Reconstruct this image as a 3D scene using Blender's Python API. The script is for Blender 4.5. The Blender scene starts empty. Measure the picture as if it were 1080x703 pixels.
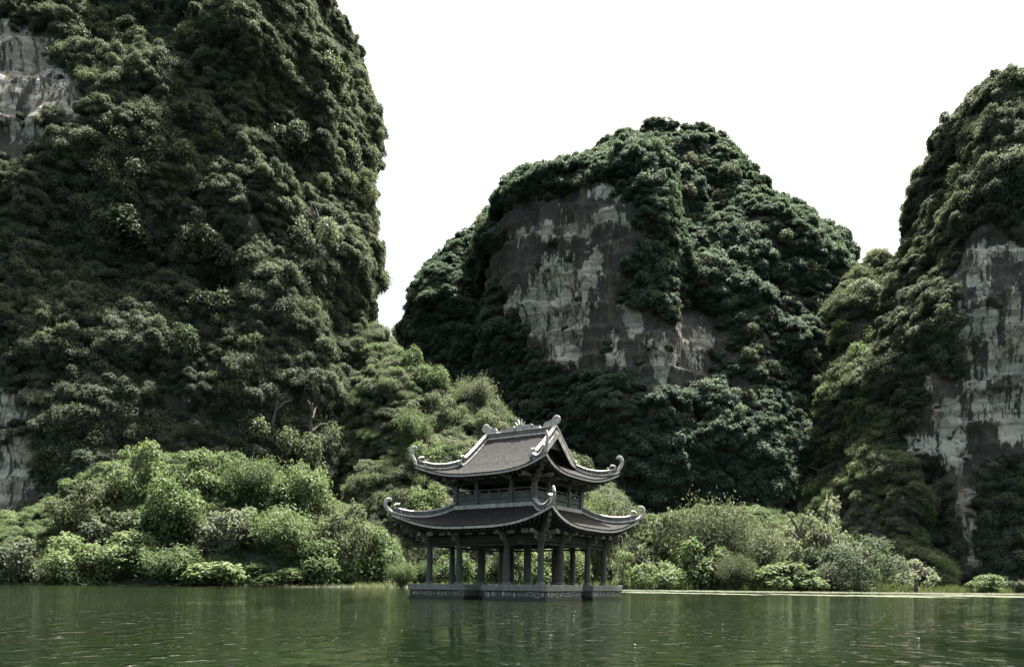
import bpy, math, random
import numpy as np
from mathutils import Vector, Matrix, Quaternion
from mathutils.bvhtree import BVHTree

random.seed(7)
rng = np.random.default_rng(7)
scene = bpy.context.scene
COL = scene.collection

# ------------------------------------------------------------------ camera
CAM_H, FOC, HZ, ROLL = 0.80, 800.0, 616.0, 0.0096
cam_d = bpy.data.cameras.new("camera")
cam = bpy.data.objects.new("camera", cam_d)
COL.objects.link(cam)
cam_d.sensor_width = 36.0
cam_d.lens = 36.0 * FOC / 1080.0
cam_d.shift_y = (HZ - 351.5) / 1080.0
cam_d.clip_start = 0.1
cam_d.clip_end = 6000
cam.matrix_world = (Matrix.Translation((0, 0, CAM_H)) @ Matrix.Rotation(math.radians(90), 4, 'X')
                    @ Matrix.Rotation(ROLL, 4, 'Z'))
scene.camera = cam

# ------------------------------------------------------------------ light
SUN_AZ, SUN_EL = math.radians(38), math.radians(70)      # azimuth clockwise from +Y (the view direction)
world = bpy.data.worlds.new("World")
scene.world = world
world.use_nodes = True
wn, wl = world.node_tree.nodes, world.node_tree.links
wn.clear()
sky = wn.new('ShaderNodeTexSky')
sky.sky_type = 'NISHITA'
sky.sun_disc = False
sky.sun_elevation = SUN_EL
sky.sun_rotation = SUN_AZ
sky.altitude = 0
sky.air_density = 1.0
sky.dust_density = 7.0
sky.ozone_density = 0.6
bg = wn.new('ShaderNodeBackground')
bg.inputs['Strength'].default_value = 0.10
wo = wn.new('ShaderNodeOutputWorld')
tint = wn.new('ShaderNodeMix'); tint.data_type = 'RGBA'; tint.blend_type = 'MULTIPLY'
tint.inputs[0].default_value = 1.0
tint.inputs[7].default_value = (1.0, 0.99, 0.79, 1)
wl.new(sky.outputs[0], tint.inputs[6])
wl.new(tint.outputs[2], bg.inputs['Color'])
wl.new(bg.outputs[0], wo.inputs['Surface'])
sun_d = bpy.data.lights.new("sun", 'SUN')
sun_d.energy = 5.0
sun_d.angle = math.radians(0.6)
sun_d.color = (1.0, 0.97, 0.91)
sun = bpy.data.objects.new("sun", sun_d)
COL.objects.link(sun)
sdir = Vector((math.sin(SUN_AZ) * math.cos(SUN_EL), math.cos(SUN_AZ) * math.cos(SUN_EL), math.sin(SUN_EL)))
sun.rotation_euler = sdir.to_track_quat('Z', 'Y').to_euler()
sun.location = (0, -20, 60)
scene.view_settings.view_transform = 'Standard'
scene.view_settings.look = 'None'
scene.view_settings.exposure = 2.15
scene.view_settings.gamma = 1.0
scene.view_settings.use_curve_mapping = False
scene.cycles.max_bounces = 6
scene.cycles.diffuse_bounces = 3
scene.cycles.glossy_bounces = 3
scene.cycles.transmission_bounces = 3
scene.cycles.volume_bounces = 1
scene.cycles.use_denoising = True
scene.cycles.sample_clamp_direct = 6.0
scene.cycles.sample_clamp_indirect = 3.0
scene.cycles.denoising_prefilter = 'ACCURATE'

# ------------------------------------------------------------------ helpers
def P(px, py, d):
    """world point at depth d seen at photo pixel (px, py)"""
    dx, dy = px - 540.0, HZ - py
    c, s = math.cos(ROLL), math.sin(ROLL)
    u, v = dx * c - dy * s, dx * s + dy * c
    return Vector((u / FOC * d, d, CAM_H + v / FOC * d))

def tag(o, label=None, cat=None, group=None, kind=None):
    if label: o['label'] = label
    if cat: o['category'] = cat
    if group: o['group'] = group
    if kind: o['kind'] = kind
    return o

def empty(name, loc=(0, 0, 0), rz=0.0):
    o = bpy.data.objects.new(name, None)
    o.empty_display_size = 0.3
    o.location = loc
    o.rotation_euler = (0, 0, rz)
    COL.objects.link(o)
    return o

def link_mesh(name, me, mat=None, parent=None):
    o = bpy.data.objects.new(name, me)
    COL.objects.link(o)
    if mat is not None:
        me.materials.append(mat)
    if parent is not None:
        o.parent = parent
    return o

def np_mesh(name, verts, quads, smooth=False):
    """fast mesh from numpy arrays; quads (N,4) or tris (N,3)"""
    me = bpy.data.meshes.new(name)
    k = quads.shape[1]
    me.vertices.add(len(verts))
    me.vertices.foreach_set('co', np.ascontiguousarray(verts, dtype=np.float32).ravel())
    me.loops.add(quads.size)
    me.loops.foreach_set('vertex_index', np.ascontiguousarray(quads, dtype=np.int32).ravel())
    me.polygons.add(len(quads))
    me.polygons.foreach_set('loop_start', np.arange(0, quads.size, k, dtype=np.int32))
    me.update(calc_edges=True)
    me.validate()
    if smooth:
        me.polygons.foreach_set('use_smooth', np.ones(len(me.polygons), dtype=bool))
    return me

# vectorised gradient noise -------------------------------------------------
def _hash(ix, iy, iz, seed):
    h = (ix.astype(np.int64) * 374761393 + iy.astype(np.int64) * 668265263 + iz.astype(np.int64) * 2147483647 + seed * 974711) & 0xFFFFFFFF
    h = ((h ^ (h >> 13)) * 1274126177) & 0xFFFFFFFF
    h = (h ^ (h >> 16)) & 0xFFFFFFFF
    h = (h * 2246822519) & 0xFFFFFFFF
    return (h ^ (h >> 15)).astype(np.float64) / 4294967295.0

def vnoise(p, seed=0):
    i = np.floor(p).astype(np.int64)
    f = p - i
    f = f * f * f * (f * (f * 6 - 15) + 10)
    r = 0
    for dx in (0, 1):
        wx = f[:, 0] if dx else 1 - f[:, 0]
        for dy in (0, 1):
            wy = f[:, 1] if dy else 1 - f[:, 1]
            for dz in (0, 1):
                wz = f[:, 2] if dz else 1 - f[:, 2]
                r = r + wx * wy * wz * _hash(i[:, 0] + dx, i[:, 1] + dy, i[:, 2] + dz, seed)
    return r * 2 - 1

def fbm(p, octaves=4, seed=0, gain=0.5):
    a, r, t = 1.0, 0, 0
    for o in range(octaves):
        r = r + a * vnoise(p * (2 ** o) + o * 17.3, seed + o)
        t += a
        a *= gain
    return r / t

# ------------------------------------------------------------------ materials
def new_mat(name):
    m = bpy.data.materials.new(name)
    m.use_nodes = True
    nt = m.node_tree
    for n in list(nt.nodes):
        nt.nodes.remove(n)
    return m, nt.nodes, nt.links

def ramp(N, L, fac, stops):
    r = N.new('ShaderNodeValToRGB')
    e = r.color_ramp.elements
    while len(e) > 1: e.remove(e[-1])
    e[0].position = stops[0][0]; e[0].color = (*stops[0][1], 1)
    for p, c in stops[1:]:
        x = e.new(p); x.color = (*c, 1)
    L.new(fac, r.inputs[0])
    return r.outputs[0]

def noise(N, L, vec, scale, detail=4, rough=0.55, dist=0.0):
    n = N.new('ShaderNodeTexNoise')
    n.inputs['Scale'].default_value = scale
    n.inputs['Detail'].default_value = detail
    n.inputs['Roughness'].default_value = rough
    n.inputs['Distortion'].default_value = dist
    if vec is not None: L.new(vec, n.inputs['Vector'])
    return n.outputs[0]

def mixc(N, L, fac, a, b, blend='MIX'):
    m = N.new('ShaderNodeMix'); m.data_type = 'RGBA'; m.blend_type = blend
    for sock, v in ((m.inputs[0], fac), (m.inputs[6], a), (m.inputs[7], b)):
        if isinstance(v, (int, float)): sock.default_value = v
        elif isinstance(v, tuple): sock.default_value = (*v, 1)
        else: L.new(v, sock)
    return m.outputs[2]

def math_n(N, L, op, a, b=0.0, clamp=False):
    m = N.new('ShaderNodeMath'); m.operation = op; m.use_clamp = clamp
    for sock, v in ((m.inputs[0], a), (m.inputs[1], b)):
        if isinstance(v, (int, float)): sock.default_value = v
        else: L.new(v, sock)
    return m.outputs[0]

def mapping(N, L, vec, scale):
    m = N.new('ShaderNodeMapping'); m.inputs['Scale'].default_value = scale
    L.new(vec, m.inputs['Vector'])
    return m.outputs[0]

def bump(N, L, h, strength, dist):
    b = N.new('ShaderNodeBump'); b.inputs['Strength'].default_value = strength
    b.inputs['Distance'].default_value = dist
    L.new(h, b.inputs['Height'])
    return b.outputs[0]

def leaf_mat(name, dark, mid, lite, rough=0.62, trans=0.42):
    m, N, L = new_mat(name)
    oi = N.new('ShaderNodeObjectInfo'); geo = N.new('ShaderNodeNewGeometry')
    a = math_n(N, L, 'MULTIPLY', oi.outputs['Random'], 0.52)
    b = math_n(N, L, 'MULTIPLY', geo.outputs['Random Per Island'], 0.48)
    f = math_n(N, L, 'ADD', a, b)
    c = ramp(N, L, f, [(0.1, dark), (0.5, mid), (0.92, lite)])
    p = N.new('ShaderNodeBsdfPrincipled')
    L.new(c, p.inputs['Base Color'])
    p.inputs['Roughness'].default_value = rough
    p.inputs['IOR'].default_value = 1.45
    p.inputs['Specular IOR Level'].default_value = 0.28
    t = N.new('ShaderNodeBsdfTranslucent')
    L.new(mixc(N, L, 1.0, c, (1.15, 1.25, 0.8), 'MULTIPLY'), t.inputs['Color'])
    mx = N.new('ShaderNodeMixShader'); mx.inputs[0].default_value = trans
    L.new(p.outputs[0], mx.inputs[1]); L.new(t.outputs[0], mx.inputs[2])
    o = N.new('ShaderNodeOutputMaterial'); L.new(mx.outputs[0], o.inputs[0])
    return m

def solid_mat(name, c1, c2, scale=3.0, rough=0.85, bstr=0.3, bdist=0.02, stain=None, stain_amt=0.6):
    m, N, L = new_mat(name)
    tc = N.new('ShaderNodeTexCoord')
    n1 = noise(N, L, tc.outputs['Object'], scale, 6, 0.65)
    c = ramp(N, L, n1, [(0.3, c1), (0.7, c2)])
    if stain:
        mp = mapping(N, L, tc.outputs['Object'], (2.2, 2.2, 0.5))
        n2 = noise(N, L, mp, 2.4, 5, 0.7)
        f = ramp(N, L, n2, [(0.45, (0, 0, 0)), (0.72, (stain_amt,) * 3)])
        c = mixc(N, L, f, c, stain)
    p = N.new('ShaderNodeBsdfPrincipled')
    L.new(c, p.inputs['Base Color']); p.inputs['Roughness'].default_value = rough
    n3 = noise(N, L, tc.outputs['Object'], scale * 6, 5, 0.6)
    L.new(bump(N, L, n3, bstr, bdist), p.inputs['Normal'])
    o = N.new('ShaderNodeOutputMaterial'); L.new(p.outputs[0], o.inputs[0])
    return m

M = {}
M['stone'] = solid_mat('weathered_stone', (0.08, 0.08, 0.077), (0.16, 0.16, 0.152), 2.5, stain=(0.035, 0.036, 0.033), bdist=0.03)
M['column'] = solid_mat('column_stone', (0.032, 0.033, 0.031), (0.085, 0.087, 0.082), 2.0, stain=(0.022, 0.023, 0.021), stain_amt=.8, bdist=0.015)
M['cap'] = solid_mat('skylit_cap_stone', (0.11, 0.115, 0.108), (0.22, 0.22, 0.205), 3.0, stain=(0.06, 0.063, 0.055), stain_amt=.8, bdist=.03)  # paler than the body: skylight caught by the top band is in the colour
M['base'] = solid_mat('dark_wet_stone', (0.04, 0.04, 0.036), (0.105, 0.102, 0.092), 4.0, stain=(0.015, 0.017, 0.012), stain_amt=.8, bdist=.04)
M['wet'] = solid_mat('wet_algae_stone', (0.010, 0.013, 0.008), (0.03, 0.034, 0.022), 5.0, rough=0.5, bdist=.03)
M['trim'] = solid_mat('pale_trim', (0.32, 0.31, 0.30), (0.52, 0.505, 0.49), 3.0, stain=(0.09, 0.09, 0.083), stain_amt=.85, bdist=0.02)
M['paint'] = solid_mat('grey_green_paint', (0.058, 0.066, 0.062), (0.13, 0.143, 0.137), 2.5, stain=(0.06, 0.065, 0.06), bdist=0.01)
M['corbel'] = solid_mat('cream_corbel', (0.12, 0.115, 0.092), (0.22, 0.21, 0.17), 4.0, stain=(0.06, 0.06, 0.05), bdist=0.01)
M['carved'] = solid_mat('carved_dark', (0.04, 0.037, 0.03), (0.11, 0.10, 0.08), 6.0, bstr=0.8, bdist=0.06)
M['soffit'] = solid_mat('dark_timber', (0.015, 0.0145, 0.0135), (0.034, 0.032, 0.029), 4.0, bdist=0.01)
M['bark'] = solid_mat('bark', (0.05, 0.042, 0.032), (0.12, 0.105, 0.085), 4.0, bstr=0.6, bdist=0.05)

def tile_mat():
    m, N, L = new_mat('roof_tiles')
    uv = N.new('ShaderNodeUVMap'); uv.uv_map = 'UVMap'
    br = N.new('ShaderNodeTexBrick')
    br.inputs['Scale'].default_value = 1.0
    br.inputs['Brick Width'].default_value = 0.17; br.inputs['Row Height'].default_value = 0.14
    br.inputs['Mortar Size'].default_value = 0.018; br.inputs['Mortar Smooth'].default_value = 0.4
    br.inputs['Color1'].default_value = (0.018, 0.018, 0.0185, 1)
    br.inputs['Color2'].default_value = (0.045, 0.0445, 0.0455, 1)
    br.inputs['Mortar'].default_value = (0.012, 0.012, 0.012, 1)
    L.new(uv.outputs[0], br.inputs['Vector'])
    tc = N.new('ShaderNodeTexCoord')
    n = noise(N, L, tc.outputs['Object'], 1.1, 6, 0.65)
    c = mixc(N, L, ramp(N, L, n, [(0.35, (0, 0, 0)), (0.75, (0.65,) * 3)]), br.outputs['Color'], (0.024, 0.024, 0.023))
    n2 = noise(N, L, tc.outputs['Object'], 9, 4, 0.6)
    c = mixc(N, L, ramp(N, L, n2, [(0.62, (0, 0, 0)), (0.72, (0.6,) * 3)]), c, (0.11, 0.108, 0.10))
    p = N.new('ShaderNodeBsdfPrincipled'); L.new(c, p.inputs['Base Color']); p.inputs['Roughness'].default_value = 0.95; p.inputs['Specular IOR Level'].default_value = 0.2
    h = math_n(N, L, 'SUBTRACT', 1.0, br.outputs['Fac'])
    L.new(bump(N, L, h, 0.9, 0.04), p.inputs['Normal'])
    o = N.new('ShaderNodeOutputMaterial'); L.new(p.outputs[0], o.inputs[0])
    return m
M['tile'] = tile_mat()

def rock_mat():
    m, N, L = new_mat('limestone')
    tc = N.new('ShaderNodeTexCoord')
    ob = tc.outputs['Object']
    at = N.new('ShaderNodeAttribute'); at.attribute_name = 'pale'
    st = mapping(N, L, ob, (0.30, 0.30, 0.055))
    n1 = noise(N, L, st, 1.0, 8, 0.62, 0.6)
    st2 = mapping(N, L, ob, (0.9, 0.9, 0.16))
    n2 = noise(N, L, st2, 1.0, 7, 0.65, 0.3)
    led = mapping(N, L, ob, (0.025, 0.025, 0.16))
    n3 = noise(N, L, led, 1.0, 5, 0.6, 0.25)
    # pale where the attribute says, broken up by dark vertical weather streaks and ledge lines
    f = math_n(N, L, 'ADD', at.outputs['Fac'], math_n(N, L, 'MULTIPLY', math_n(N, L, 'SUBTRACT', n1, 0.5), 4.2))
    f = math_n(N, L, 'ADD', f, math_n(N, L, 'MULTIPLY', math_n(N, L, 'SUBTRACT', n2, 0.5), 2.6))
    pale = ramp(N, L, f, [(0.56, (0, 0, 0)), (0.80, (1, 1, 1))])
    fine = noise(N, L, ob, 0.8, 8, 0.7)
    cl = ramp(N, L, fine, [(0.3, (0.28, 0.265, 0.235)), (0.5, (0.45, 0.432, 0.392)), (0.7, (0.57, 0.555, 0.51))])
    cd = ramp(N, L, n2, [(0.3, (0.026, 0.026, 0.025)), (0.55, (0.056, 0.056, 0.054)), (0.75, (0.11, 0.108, 0.102))])
    c = mixc(N, L, pale, cd, cl)
    ledge = ramp(N, L, n3, [(0.36, (0, 0, 0)), (0.46, (0.6,) * 3), (0.52, (0, 0, 0))])
    c = mixc(N, L, ledge, c, (0.04, 0.042, 0.036))
    vo = N.new('ShaderNodeTexVoronoi'); vo.feature = 'DISTANCE_TO_EDGE'; vo.inputs['Scale'].default_value = 1.0
    wv = N.new('ShaderNodeMix'); wv.data_type = 'VECTOR'; wv.inputs[0].default_value = 0.35
    nz_ = N.new('ShaderNodeTexNoise'); nz_.inputs['Scale'].default_value = 0.5; nz_.inputs['Detail'].default_value = 5
    mpv = mapping(N, L, ob, (0.17, 0.17, 0.075))
    L.new(ob, nz_.inputs['Vector']); L.new(mpv, wv.inputs[4]); L.new(nz_.outputs['Color'], wv.inputs[5])
    L.new(wv.outputs[1], vo.inputs['Vector'])
    crack = ramp(N, L, vo.outputs['Distance'], [(0.0, (1, 1, 1)), (0.045, (0, 0, 0))])
    c = mixc(N, L, math_n(N, L, 'MULTIPLY', crack, 0.75), c, (0.022, 0.022, 0.02))
    rust = ramp(N, L, noise(N, L, mapping(N, L, ob, (0.2, 0.2, 0.04)), 1.0, 5, 0.6), [(0.56, (0, 0, 0)), (0.7, (0.55,) * 3)])
    c = mixc(N, L, rust, c, (0.20, 0.145, 0.085))
    p = N.new('ShaderNodeBsdfPrincipled'); L.new(c, p.inputs['Base Color']); p.inputs['Roughness'].default_value = 0.92
    h = math_n(N, L, 'ADD', math_n(N, L, 'MULTIPLY', n2, 1.0), math_n(N, L, 'MULTIPLY', fine, 0.6))
    h = math_n(N, L, 'ADD', h, math_n(N, L, 'MULTIPLY', n3, 0.8))
    L.new(bump(N, L, h, 0.9, 1.2), p.inputs['Normal'])
    o = N.new('ShaderNodeOutputMaterial'); L.new(p.outputs[0], o.inputs[0])
    return m
M['rock'] = rock_mat()
M['soil'] = solid_mat('shore_soil', (0.02, 0.024, 0.014), (0.045, 0.046, 0.03), 0.3, bstr=0.5, bdist=0.2)
M['leaf'] = leaf_mat('leaf_dark_green', (0.028, 0.040, 0.028), (0.080, 0.098, 0.072), (0.16, 0.175, 0.14))  # light end of the ramp holds the grey gloss of sunlit leaves
M['leaf_far'] = leaf_mat('leaf_far_haze', (0.030, 0.052, 0.044), (0.070, 0.102, 0.082), (0.120, 0.152, 0.118))  # bluer and lighter: distance haze is put into the leaf colour
M['leaf_shore'] = leaf_mat('leaf_fresh_green', (0.052, 0.080, 0.038), (0.112, 0.148, 0.076), (0.175, 0.21, 0.122))
M['leaf_bamboo'] = leaf_mat('leaf_bamboo', (0.062, 0.076, 0.046), (0.10, 0.115, 0.076), (0.155, 0.165, 0.12))
M['leaf_pale'] = leaf_mat('leaf_pale_grey', (0.12, 0.13, 0.10), (0.17, 0.18, 0.145), (0.22, 0.23, 0.19))
M['reed'] = leaf_mat('reed_blade', (0.07, 0.085, 0.042), (0.14, 0.155, 0.085), (0.25, 0.25, 0.16), trans=0.4)
M['weed'] = leaf_mat('floating_weed', (0.05, 0.063, 0.036), (0.115, 0.13, 0.085), (0.19, 0.205, 0.145), trans=0.0)

def water_mat():
    m, N, L = new_mat('lake_water')
    tc = N.new('ShaderNodeTexCoord'); ob = tc.outputs['Object']
    big = noise(N, L, mapping(N, L, ob, (0.03, 0.012, 0.03)), 1.0, 3, 0.5)
    c = ramp(N, L, big, [(0.35, (0.0042, 0.0083, 0.0029)), (0.65, (0.0062, 0.0118, 0.0041))])
    p = N.new('ShaderNodeBsdfPrincipled')
    L.new(c, p.inputs['Base Color'])
    p.inputs['Roughness'].default_value = 0.04
    p.inputs['IOR'].default_value = 1.33
    a = noise(N, L, mapping(N, L, ob, (2.2, 3.4, 1)), 1.0, 3, 0.5, 0.3)
    b = noise(N, L, mapping(N, L, ob, (8.0, 11.0, 1)), 1.0, 2, 0.5)
    g = noise(N, L, mapping(N, L, ob, (0.30, 0.7, 1)), 1.0, 2, 0.5)
    h = math_n(N, L, 'ADD', math_n(N, L, 'MULTIPLY', a, 0.065), math_n(N, L, 'MULTIPLY', b, 0.010))
    h = math_n(N, L, 'ADD', h, math_n(N, L, 'MULTIPLY', g, 0.05))
    cr = noise(N, L, mapping(N, L, ob, (3.4, 2.0, 1)), 1.0, 2, 0.5, 0.3)          # rarer, steeper wavelets that catch the sky
    pk = ramp(N, L, cr, [(0.56, (0, 0, 0)), (0.78, (1, 1, 1))])
    wind = ramp(N, L, noise(N, L, mapping(N, L, ob, (0.11, 0.045, 1)), 1.0, 3, 0.55), [(0.40, (0.08,) * 3), (0.66, (1.25,) * 3)])
    h = math_n(N, L, 'ADD', h, math_n(N, L, 'MULTIPLY', pk, 0.12))
    h = math_n(N, L, 'MULTIPLY', h, wind)
    L.new(bump(N, L, h, 1.0, 1.0), p.inputs['Normal'])
    o = N.new('ShaderNodeOutputMaterial'); L.new(p.outputs[0], o.inputs[0])
    return m
M['water'] = water_mat()

# ------------------------------------------------------------------ terrain
ROCKS = {}      # name -> dict(verts, quads, bare, obj)

def poly_mask(xz, poly):
    """points (N,2) inside polygon (M,2)"""
    x, y = xz[:, 0], xz[:, 1]
    ins = np.zeros(len(x), bool)
    n = len(poly)
    for i in range(n):
        x1, y1 = poly[i]; x2, y2 = poly[(i + 1) % n]
        c = ((y1 > y) != (y2 > y)) & (x < (x2 - x1) * (y - y1) / (y2 - y1 + 1e-12) + x1)
        ins ^= c
    return ins

def mountain(name, d, ry, prof, nexp=2.4, amp=6.0, sc=26.0, seed=0, na=220, nz=110, inset=3.0, bare=(), pale=(), dface=None, kind_mat='rock', label=None, lean=0.0, yexp=2.4, ypow=0.5, steep=None, pull=0.0, pale_k=1.0, drop=0.0):
    """a rock mass lofted through level outlines: prof = [(py, pxL, pxR)], seen at depth d, half depth ry"""
    prof = sorted(prof)
    lv = []
    zt0 = P(0, prof[0][0], d + lean).z
    for py, l, r in prof:
        de = d + lean * min(1.0, max(0.0, P(0, py, d).z / zt0))
        de = d + lean * min(1.0, max(0.0, P(0, py, de).z / zt0))
        a, b = P(l, py, de), P(r, py, de)
        lv.append((0.5 * (a.z + b.z), a.x + inset, b.x - inset))
    lv = np.array(lv)[::-1]
    lv[:, 0] = np.where(lv[:, 0] > 0, lv[:, 0] * (1 - drop / lv[-1, 0]), lv[:, 0])
    ztop, zbot = lv[-1, 0], -4.0
    zz = np.concatenate([np.linspace(zbot, ztop, nz)])
    L_ = np.interp(zz, lv[:, 0], lv[:, 1]); R_ = np.interp(zz, lv[:, 0], lv[:, 2])
    w0 = (R_ - L_).max()
    ang = np.linspace(0, 2 * np.pi, na, endpoint=False)
    ca, sa = np.cos(ang), np.sin(ang)
    ex = np.sign(ca) * np.abs(ca) ** (2 / nexp); ey = np.sign(sa) * np.abs(sa) ** (2 / nexp)
    cx, rx = (L_ + R_) / 2, np.maximum((R_ - L_) / 2, 0.6)
    hh = (zz - zbot) / (ztop - zbot)
    ryz = ry * np.clip(1.0 - 0.93 * hh ** yexp, 0.02, 1) ** ypow
    RY = np.repeat(ryz[:, None], na, 1)
    if steep:                                   # a buttress with an upright face between two bearings
        rs = ry * np.clip(1.0 - 0.93 * hh ** 3.6, 0.02, 1) ** 0.5
        xb = (cx[:, None] + rx[:, None] * ex[None]) * (dface / (d - 0.6 * ry))
        xa, xc = P(steep[0], 300, dface).x, P(steep[1], 300, dface).x
        t0 = np.clip((xb - xa) / 12.0 + .5, 0, 1); t1 = np.clip((xc - xb) / 14.0 + .5, 0, 1)
        wgt = (t0 * t0 * (3 - 2 * t0)) * (t1 * t1 * (3 - 2 * t1)) * (ey[None] < 0)
        fd = np.clip((hh - 0.74) / 0.17, 0, 1)[:, None]; wgt = wgt * (1 - fd * fd * (3 - 2 * fd))
        RY = RY + (rs[:, None] - RY) * wgt
    V = np.stack([cx[:, None] + rx[:, None] * ex[None], d + lean * hh[:, None] + RY * ey[None], np.repeat(zz[:, None], na, 1)], -1)
    out = np.stack([ex, ey * rx.max() / ry, 0 * ex], -1)
    out /= np.linalg.norm(out, axis=1, keepdims=True)
    Pn = V.reshape(-1, 3)
    n1 = fbm(Pn / np.array([sc, sc, sc * 1.5]), 3, seed)
    n2 = fbm(Pn / np.array([sc * .28, sc * .28, sc * .55]), 3, seed + 50)
    n3 = fbm(Pn / np.array([sc * .9, sc * .9, sc * .22]), 3, seed + 90)
    D = amp * (1.5 * n1 + 0.55 * n2 + 0.35 * n3)
    Pn = Pn + np.tile(out, (nz, 1)) * D[:, None]
    Pn[:, 2] += np.where(np.repeat(hh, na) > 0.05, 0.35 * amp * fbm(Pn / (sc * .5), 2, seed + 7), 0)
    cap = np.array([[cx[-1], d + lean, ztop + 1.0]])
    verts = np.concatenate([Pn, cap])
    idx = np.arange(nz * na).reshape(nz, na)
    nx = np.roll(idx, -1, axis=1)
    q = np.stack([idx[:-1], nx[:-1], nx[1:], idx[1:]], -1).reshape(-1, 4)
    tq = np.stack([idx[-1], nx[-1], np.full(na, nz * na), np.full(na, nz * na)], -1)
    me = bpy.data.meshes.new(name)
    me.from_pydata(verts.tolist(), [], q.tolist() + tq[:, :3].tolist())
    me.polygons.foreach_set('use_smooth', np.ones(len(me.polygons), bool))
    me.update()
    df = dface if dface else d - ry
    wob = np.stack([fbm(verts / 9.0, 3, seed + 11), fbm(verts / 9.0, 3, seed + 12)], -1) * 4.5
    xz = verts[:, [0, 2]] * 1.0
    front = verts[:, 1] < d + 0.35 * ry
    # bring every vertex to the reference face depth before comparing with the outlines, so outlines keep their bearing
    k = (df / np.maximum(verts[:, 1], 1.0))
    xz = np.stack([verts[:, 0] * k, (verts[:, 2] - CAM_H) * k + CAM_H], -1) + wob * 0.9
    vsoft = np.zeros(len(verts)); vb = np.zeros(len(verts)); vp = np.zeros(len(verts))
    for poly in bare:
        pw = np.array([(P(x, y, df).x, P(x, y, df).z) for x, y in poly])
        vb[poly_mask(xz, pw) & front] = 1
    for (x, y, rx_, ry_) in pale:
        c = P(x, y, df)
        e = ((xz[:, 0] - c.x) / (rx_ * df / FOC)) ** 2 + ((xz[:, 1] - c.z) / (ry_ * df / FOC)) ** 2
        vp = np.maximum(vp, np.where(front, np.clip(1.5 - e, 0, 1) * pale_k, 0))
    if pull or bare:
        gm = vb[:-1].reshape(nz, na)
        for _ in range(9):
            gm = (gm + np.roll(gm, 1, 1) + np.roll(gm, -1, 1) + np.vstack([gm[:1], gm[:-1]]) + np.vstack([gm[1:], gm[-1:]])) / 5
        g1 = gm.ravel()
        verts[:-1] -= np.tile(out, (nz, 1)) * (D * 0.55 * g1)[:, None]
        q_ = verts[:-1]
        t_ = q_[:, 2] / 12.5 + 0.9 * fbm(q_ / np.array([34.0, 34.0, 60.0]), 3, seed + 21)
        sw = t_ - np.floor(t_)
        t2 = q_[:, 2] / 4.6 + 0.8 * fbm(q_ / np.array([14.0, 14.0, 30.0]), 3, seed + 22)
        s2 = t2 - np.floor(t2)
        fl = fbm(q_ / np.array([6.0, 6.0, 34.0]), 3, seed + 23)
        verts[:-1] += np.tile(out, (nz, 1)) * ((2.6 * sw ** 2 + 0.8 * s2 ** 2 + 3.4 * fl) * g1)[:, None]
        vsoft = np.append(g1, 0.0)
        if pull:
            yb = np.percentile(verts[vb > .5, 1], 12)
            verts[:-1, 1] += (yb - verts[:-1, 1]) * g1 * pull
        me.vertices.foreach_set('co', verts.astype(np.float32).ravel()); me.update()
    a = me.attributes.new('pale', 'FLOAT', 'POINT')
    a.data.foreach_set('value', vp.astype(np.float32))
    ob = link_mesh(name, me, M[kind_mat])
    tag(ob, kind='structure')
    if label: ob['label'] = label
    ROCKS[name + str(len(ROCKS))] = dict(me=me, bare=vb, obj=ob, d=d)
    return ob, me, vsoft

# ---- outlines read off as level widths (py, left px, right px)
mt_left = mountain('cliff', 232, 52,
    [(-170, -250, 250), (-120, -330, 300), (-60, -380, 335), (0, -420, 362), (50, -430, 385), (100, -440, 400), (150, -440, 406), (200, -440, 402),
     (250, -440, 406), (290, -440, 408), (330, -440, 405), (400, -440, 410), (480, -440, 418), (620, -440, 425)],
    nexp=3.2, amp=8.0, sc=30, seed=3, na=420, nz=170, dface=205, lean=78, inset=7, pale_k=.8,
    bare=[[(-60, 10), (30, 25), (62, 48), (86, 78), (82, 122), (45, 130), (32, 160), (-60, 160)],
          [(-60, 395), (42, 405), (50, 470), (46, 545), (-60, 555)],
          [(322, 255), (352, 258), (356, 290), (326, 292)], [(382, 278), (400, 280), (402, 305), (384, 306)],
          [(330, 135), (352, 140), (350, 165), (334, 160)], [(375, 165), (392, 168), (392, 196), (378, 198)]],
    pale=[(35, 95, 60, 60), (10, 60, 40, 50), (15, 470, 40, 80), (338, 274, 14, 18), (392, 292, 9, 13)],
    label='tall dark jungle covered limestone cliff rising out of frame on the left')
mt_mid = mountain('mountain', 345, 98,
    [(119, 655, 745), (126, 632, 758), (140, 602, 778), (160, 568, 797), (190, 535, 830), (215, 518, 856), (240, 505, 876), (262, 498, 890),
     (300, 490, 912), (400, 480, 940), (500, 470, 960), (620, 465, 965)],
    nexp=2.3, amp=8.0, sc=36, seed=11, na=400, nz=190, dface=268, steep=(512, 700), drop=17, inset=6, yexp=1.7, ypow=0.75,
    bare=[[(520, 225), (545, 212), (590, 200), (650, 188), (674, 205), (676, 250), (664, 290), (676, 330), (700, 340), (748, 340), (752, 385), (748, 415),
           (700, 412), (660, 402), (640, 398), (622, 385), (600, 392), (572, 392), (556, 352), (522, 345)],
          [(712, 425), (742, 425), (746, 455), (712, 455)], [(765, 380), (790, 380), (790, 394), (768, 396)], [(640, 340), (660, 345), (662, 400), (645, 400)]],
    pale=[(600, 246, 40, 10), (640, 205, 22, 10), (590, 300, 26, 30), (574, 325, 14, 38), (598, 355, 18, 36), (645, 236, 18, 9), (545, 322, 12, 18),
          (628, 290, 12, 32), (612, 325, 12, 26), (668, 330, 7, 26), (700, 372, 18, 24), (735, 366, 14, 20), (726, 440, 16, 12), (650, 372, 8, 20), (780, 388, 9, 5), (545, 250, 16, 8)],
    label='broad domed karst mountain with a pale streaked rock face, centre of the view')
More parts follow.
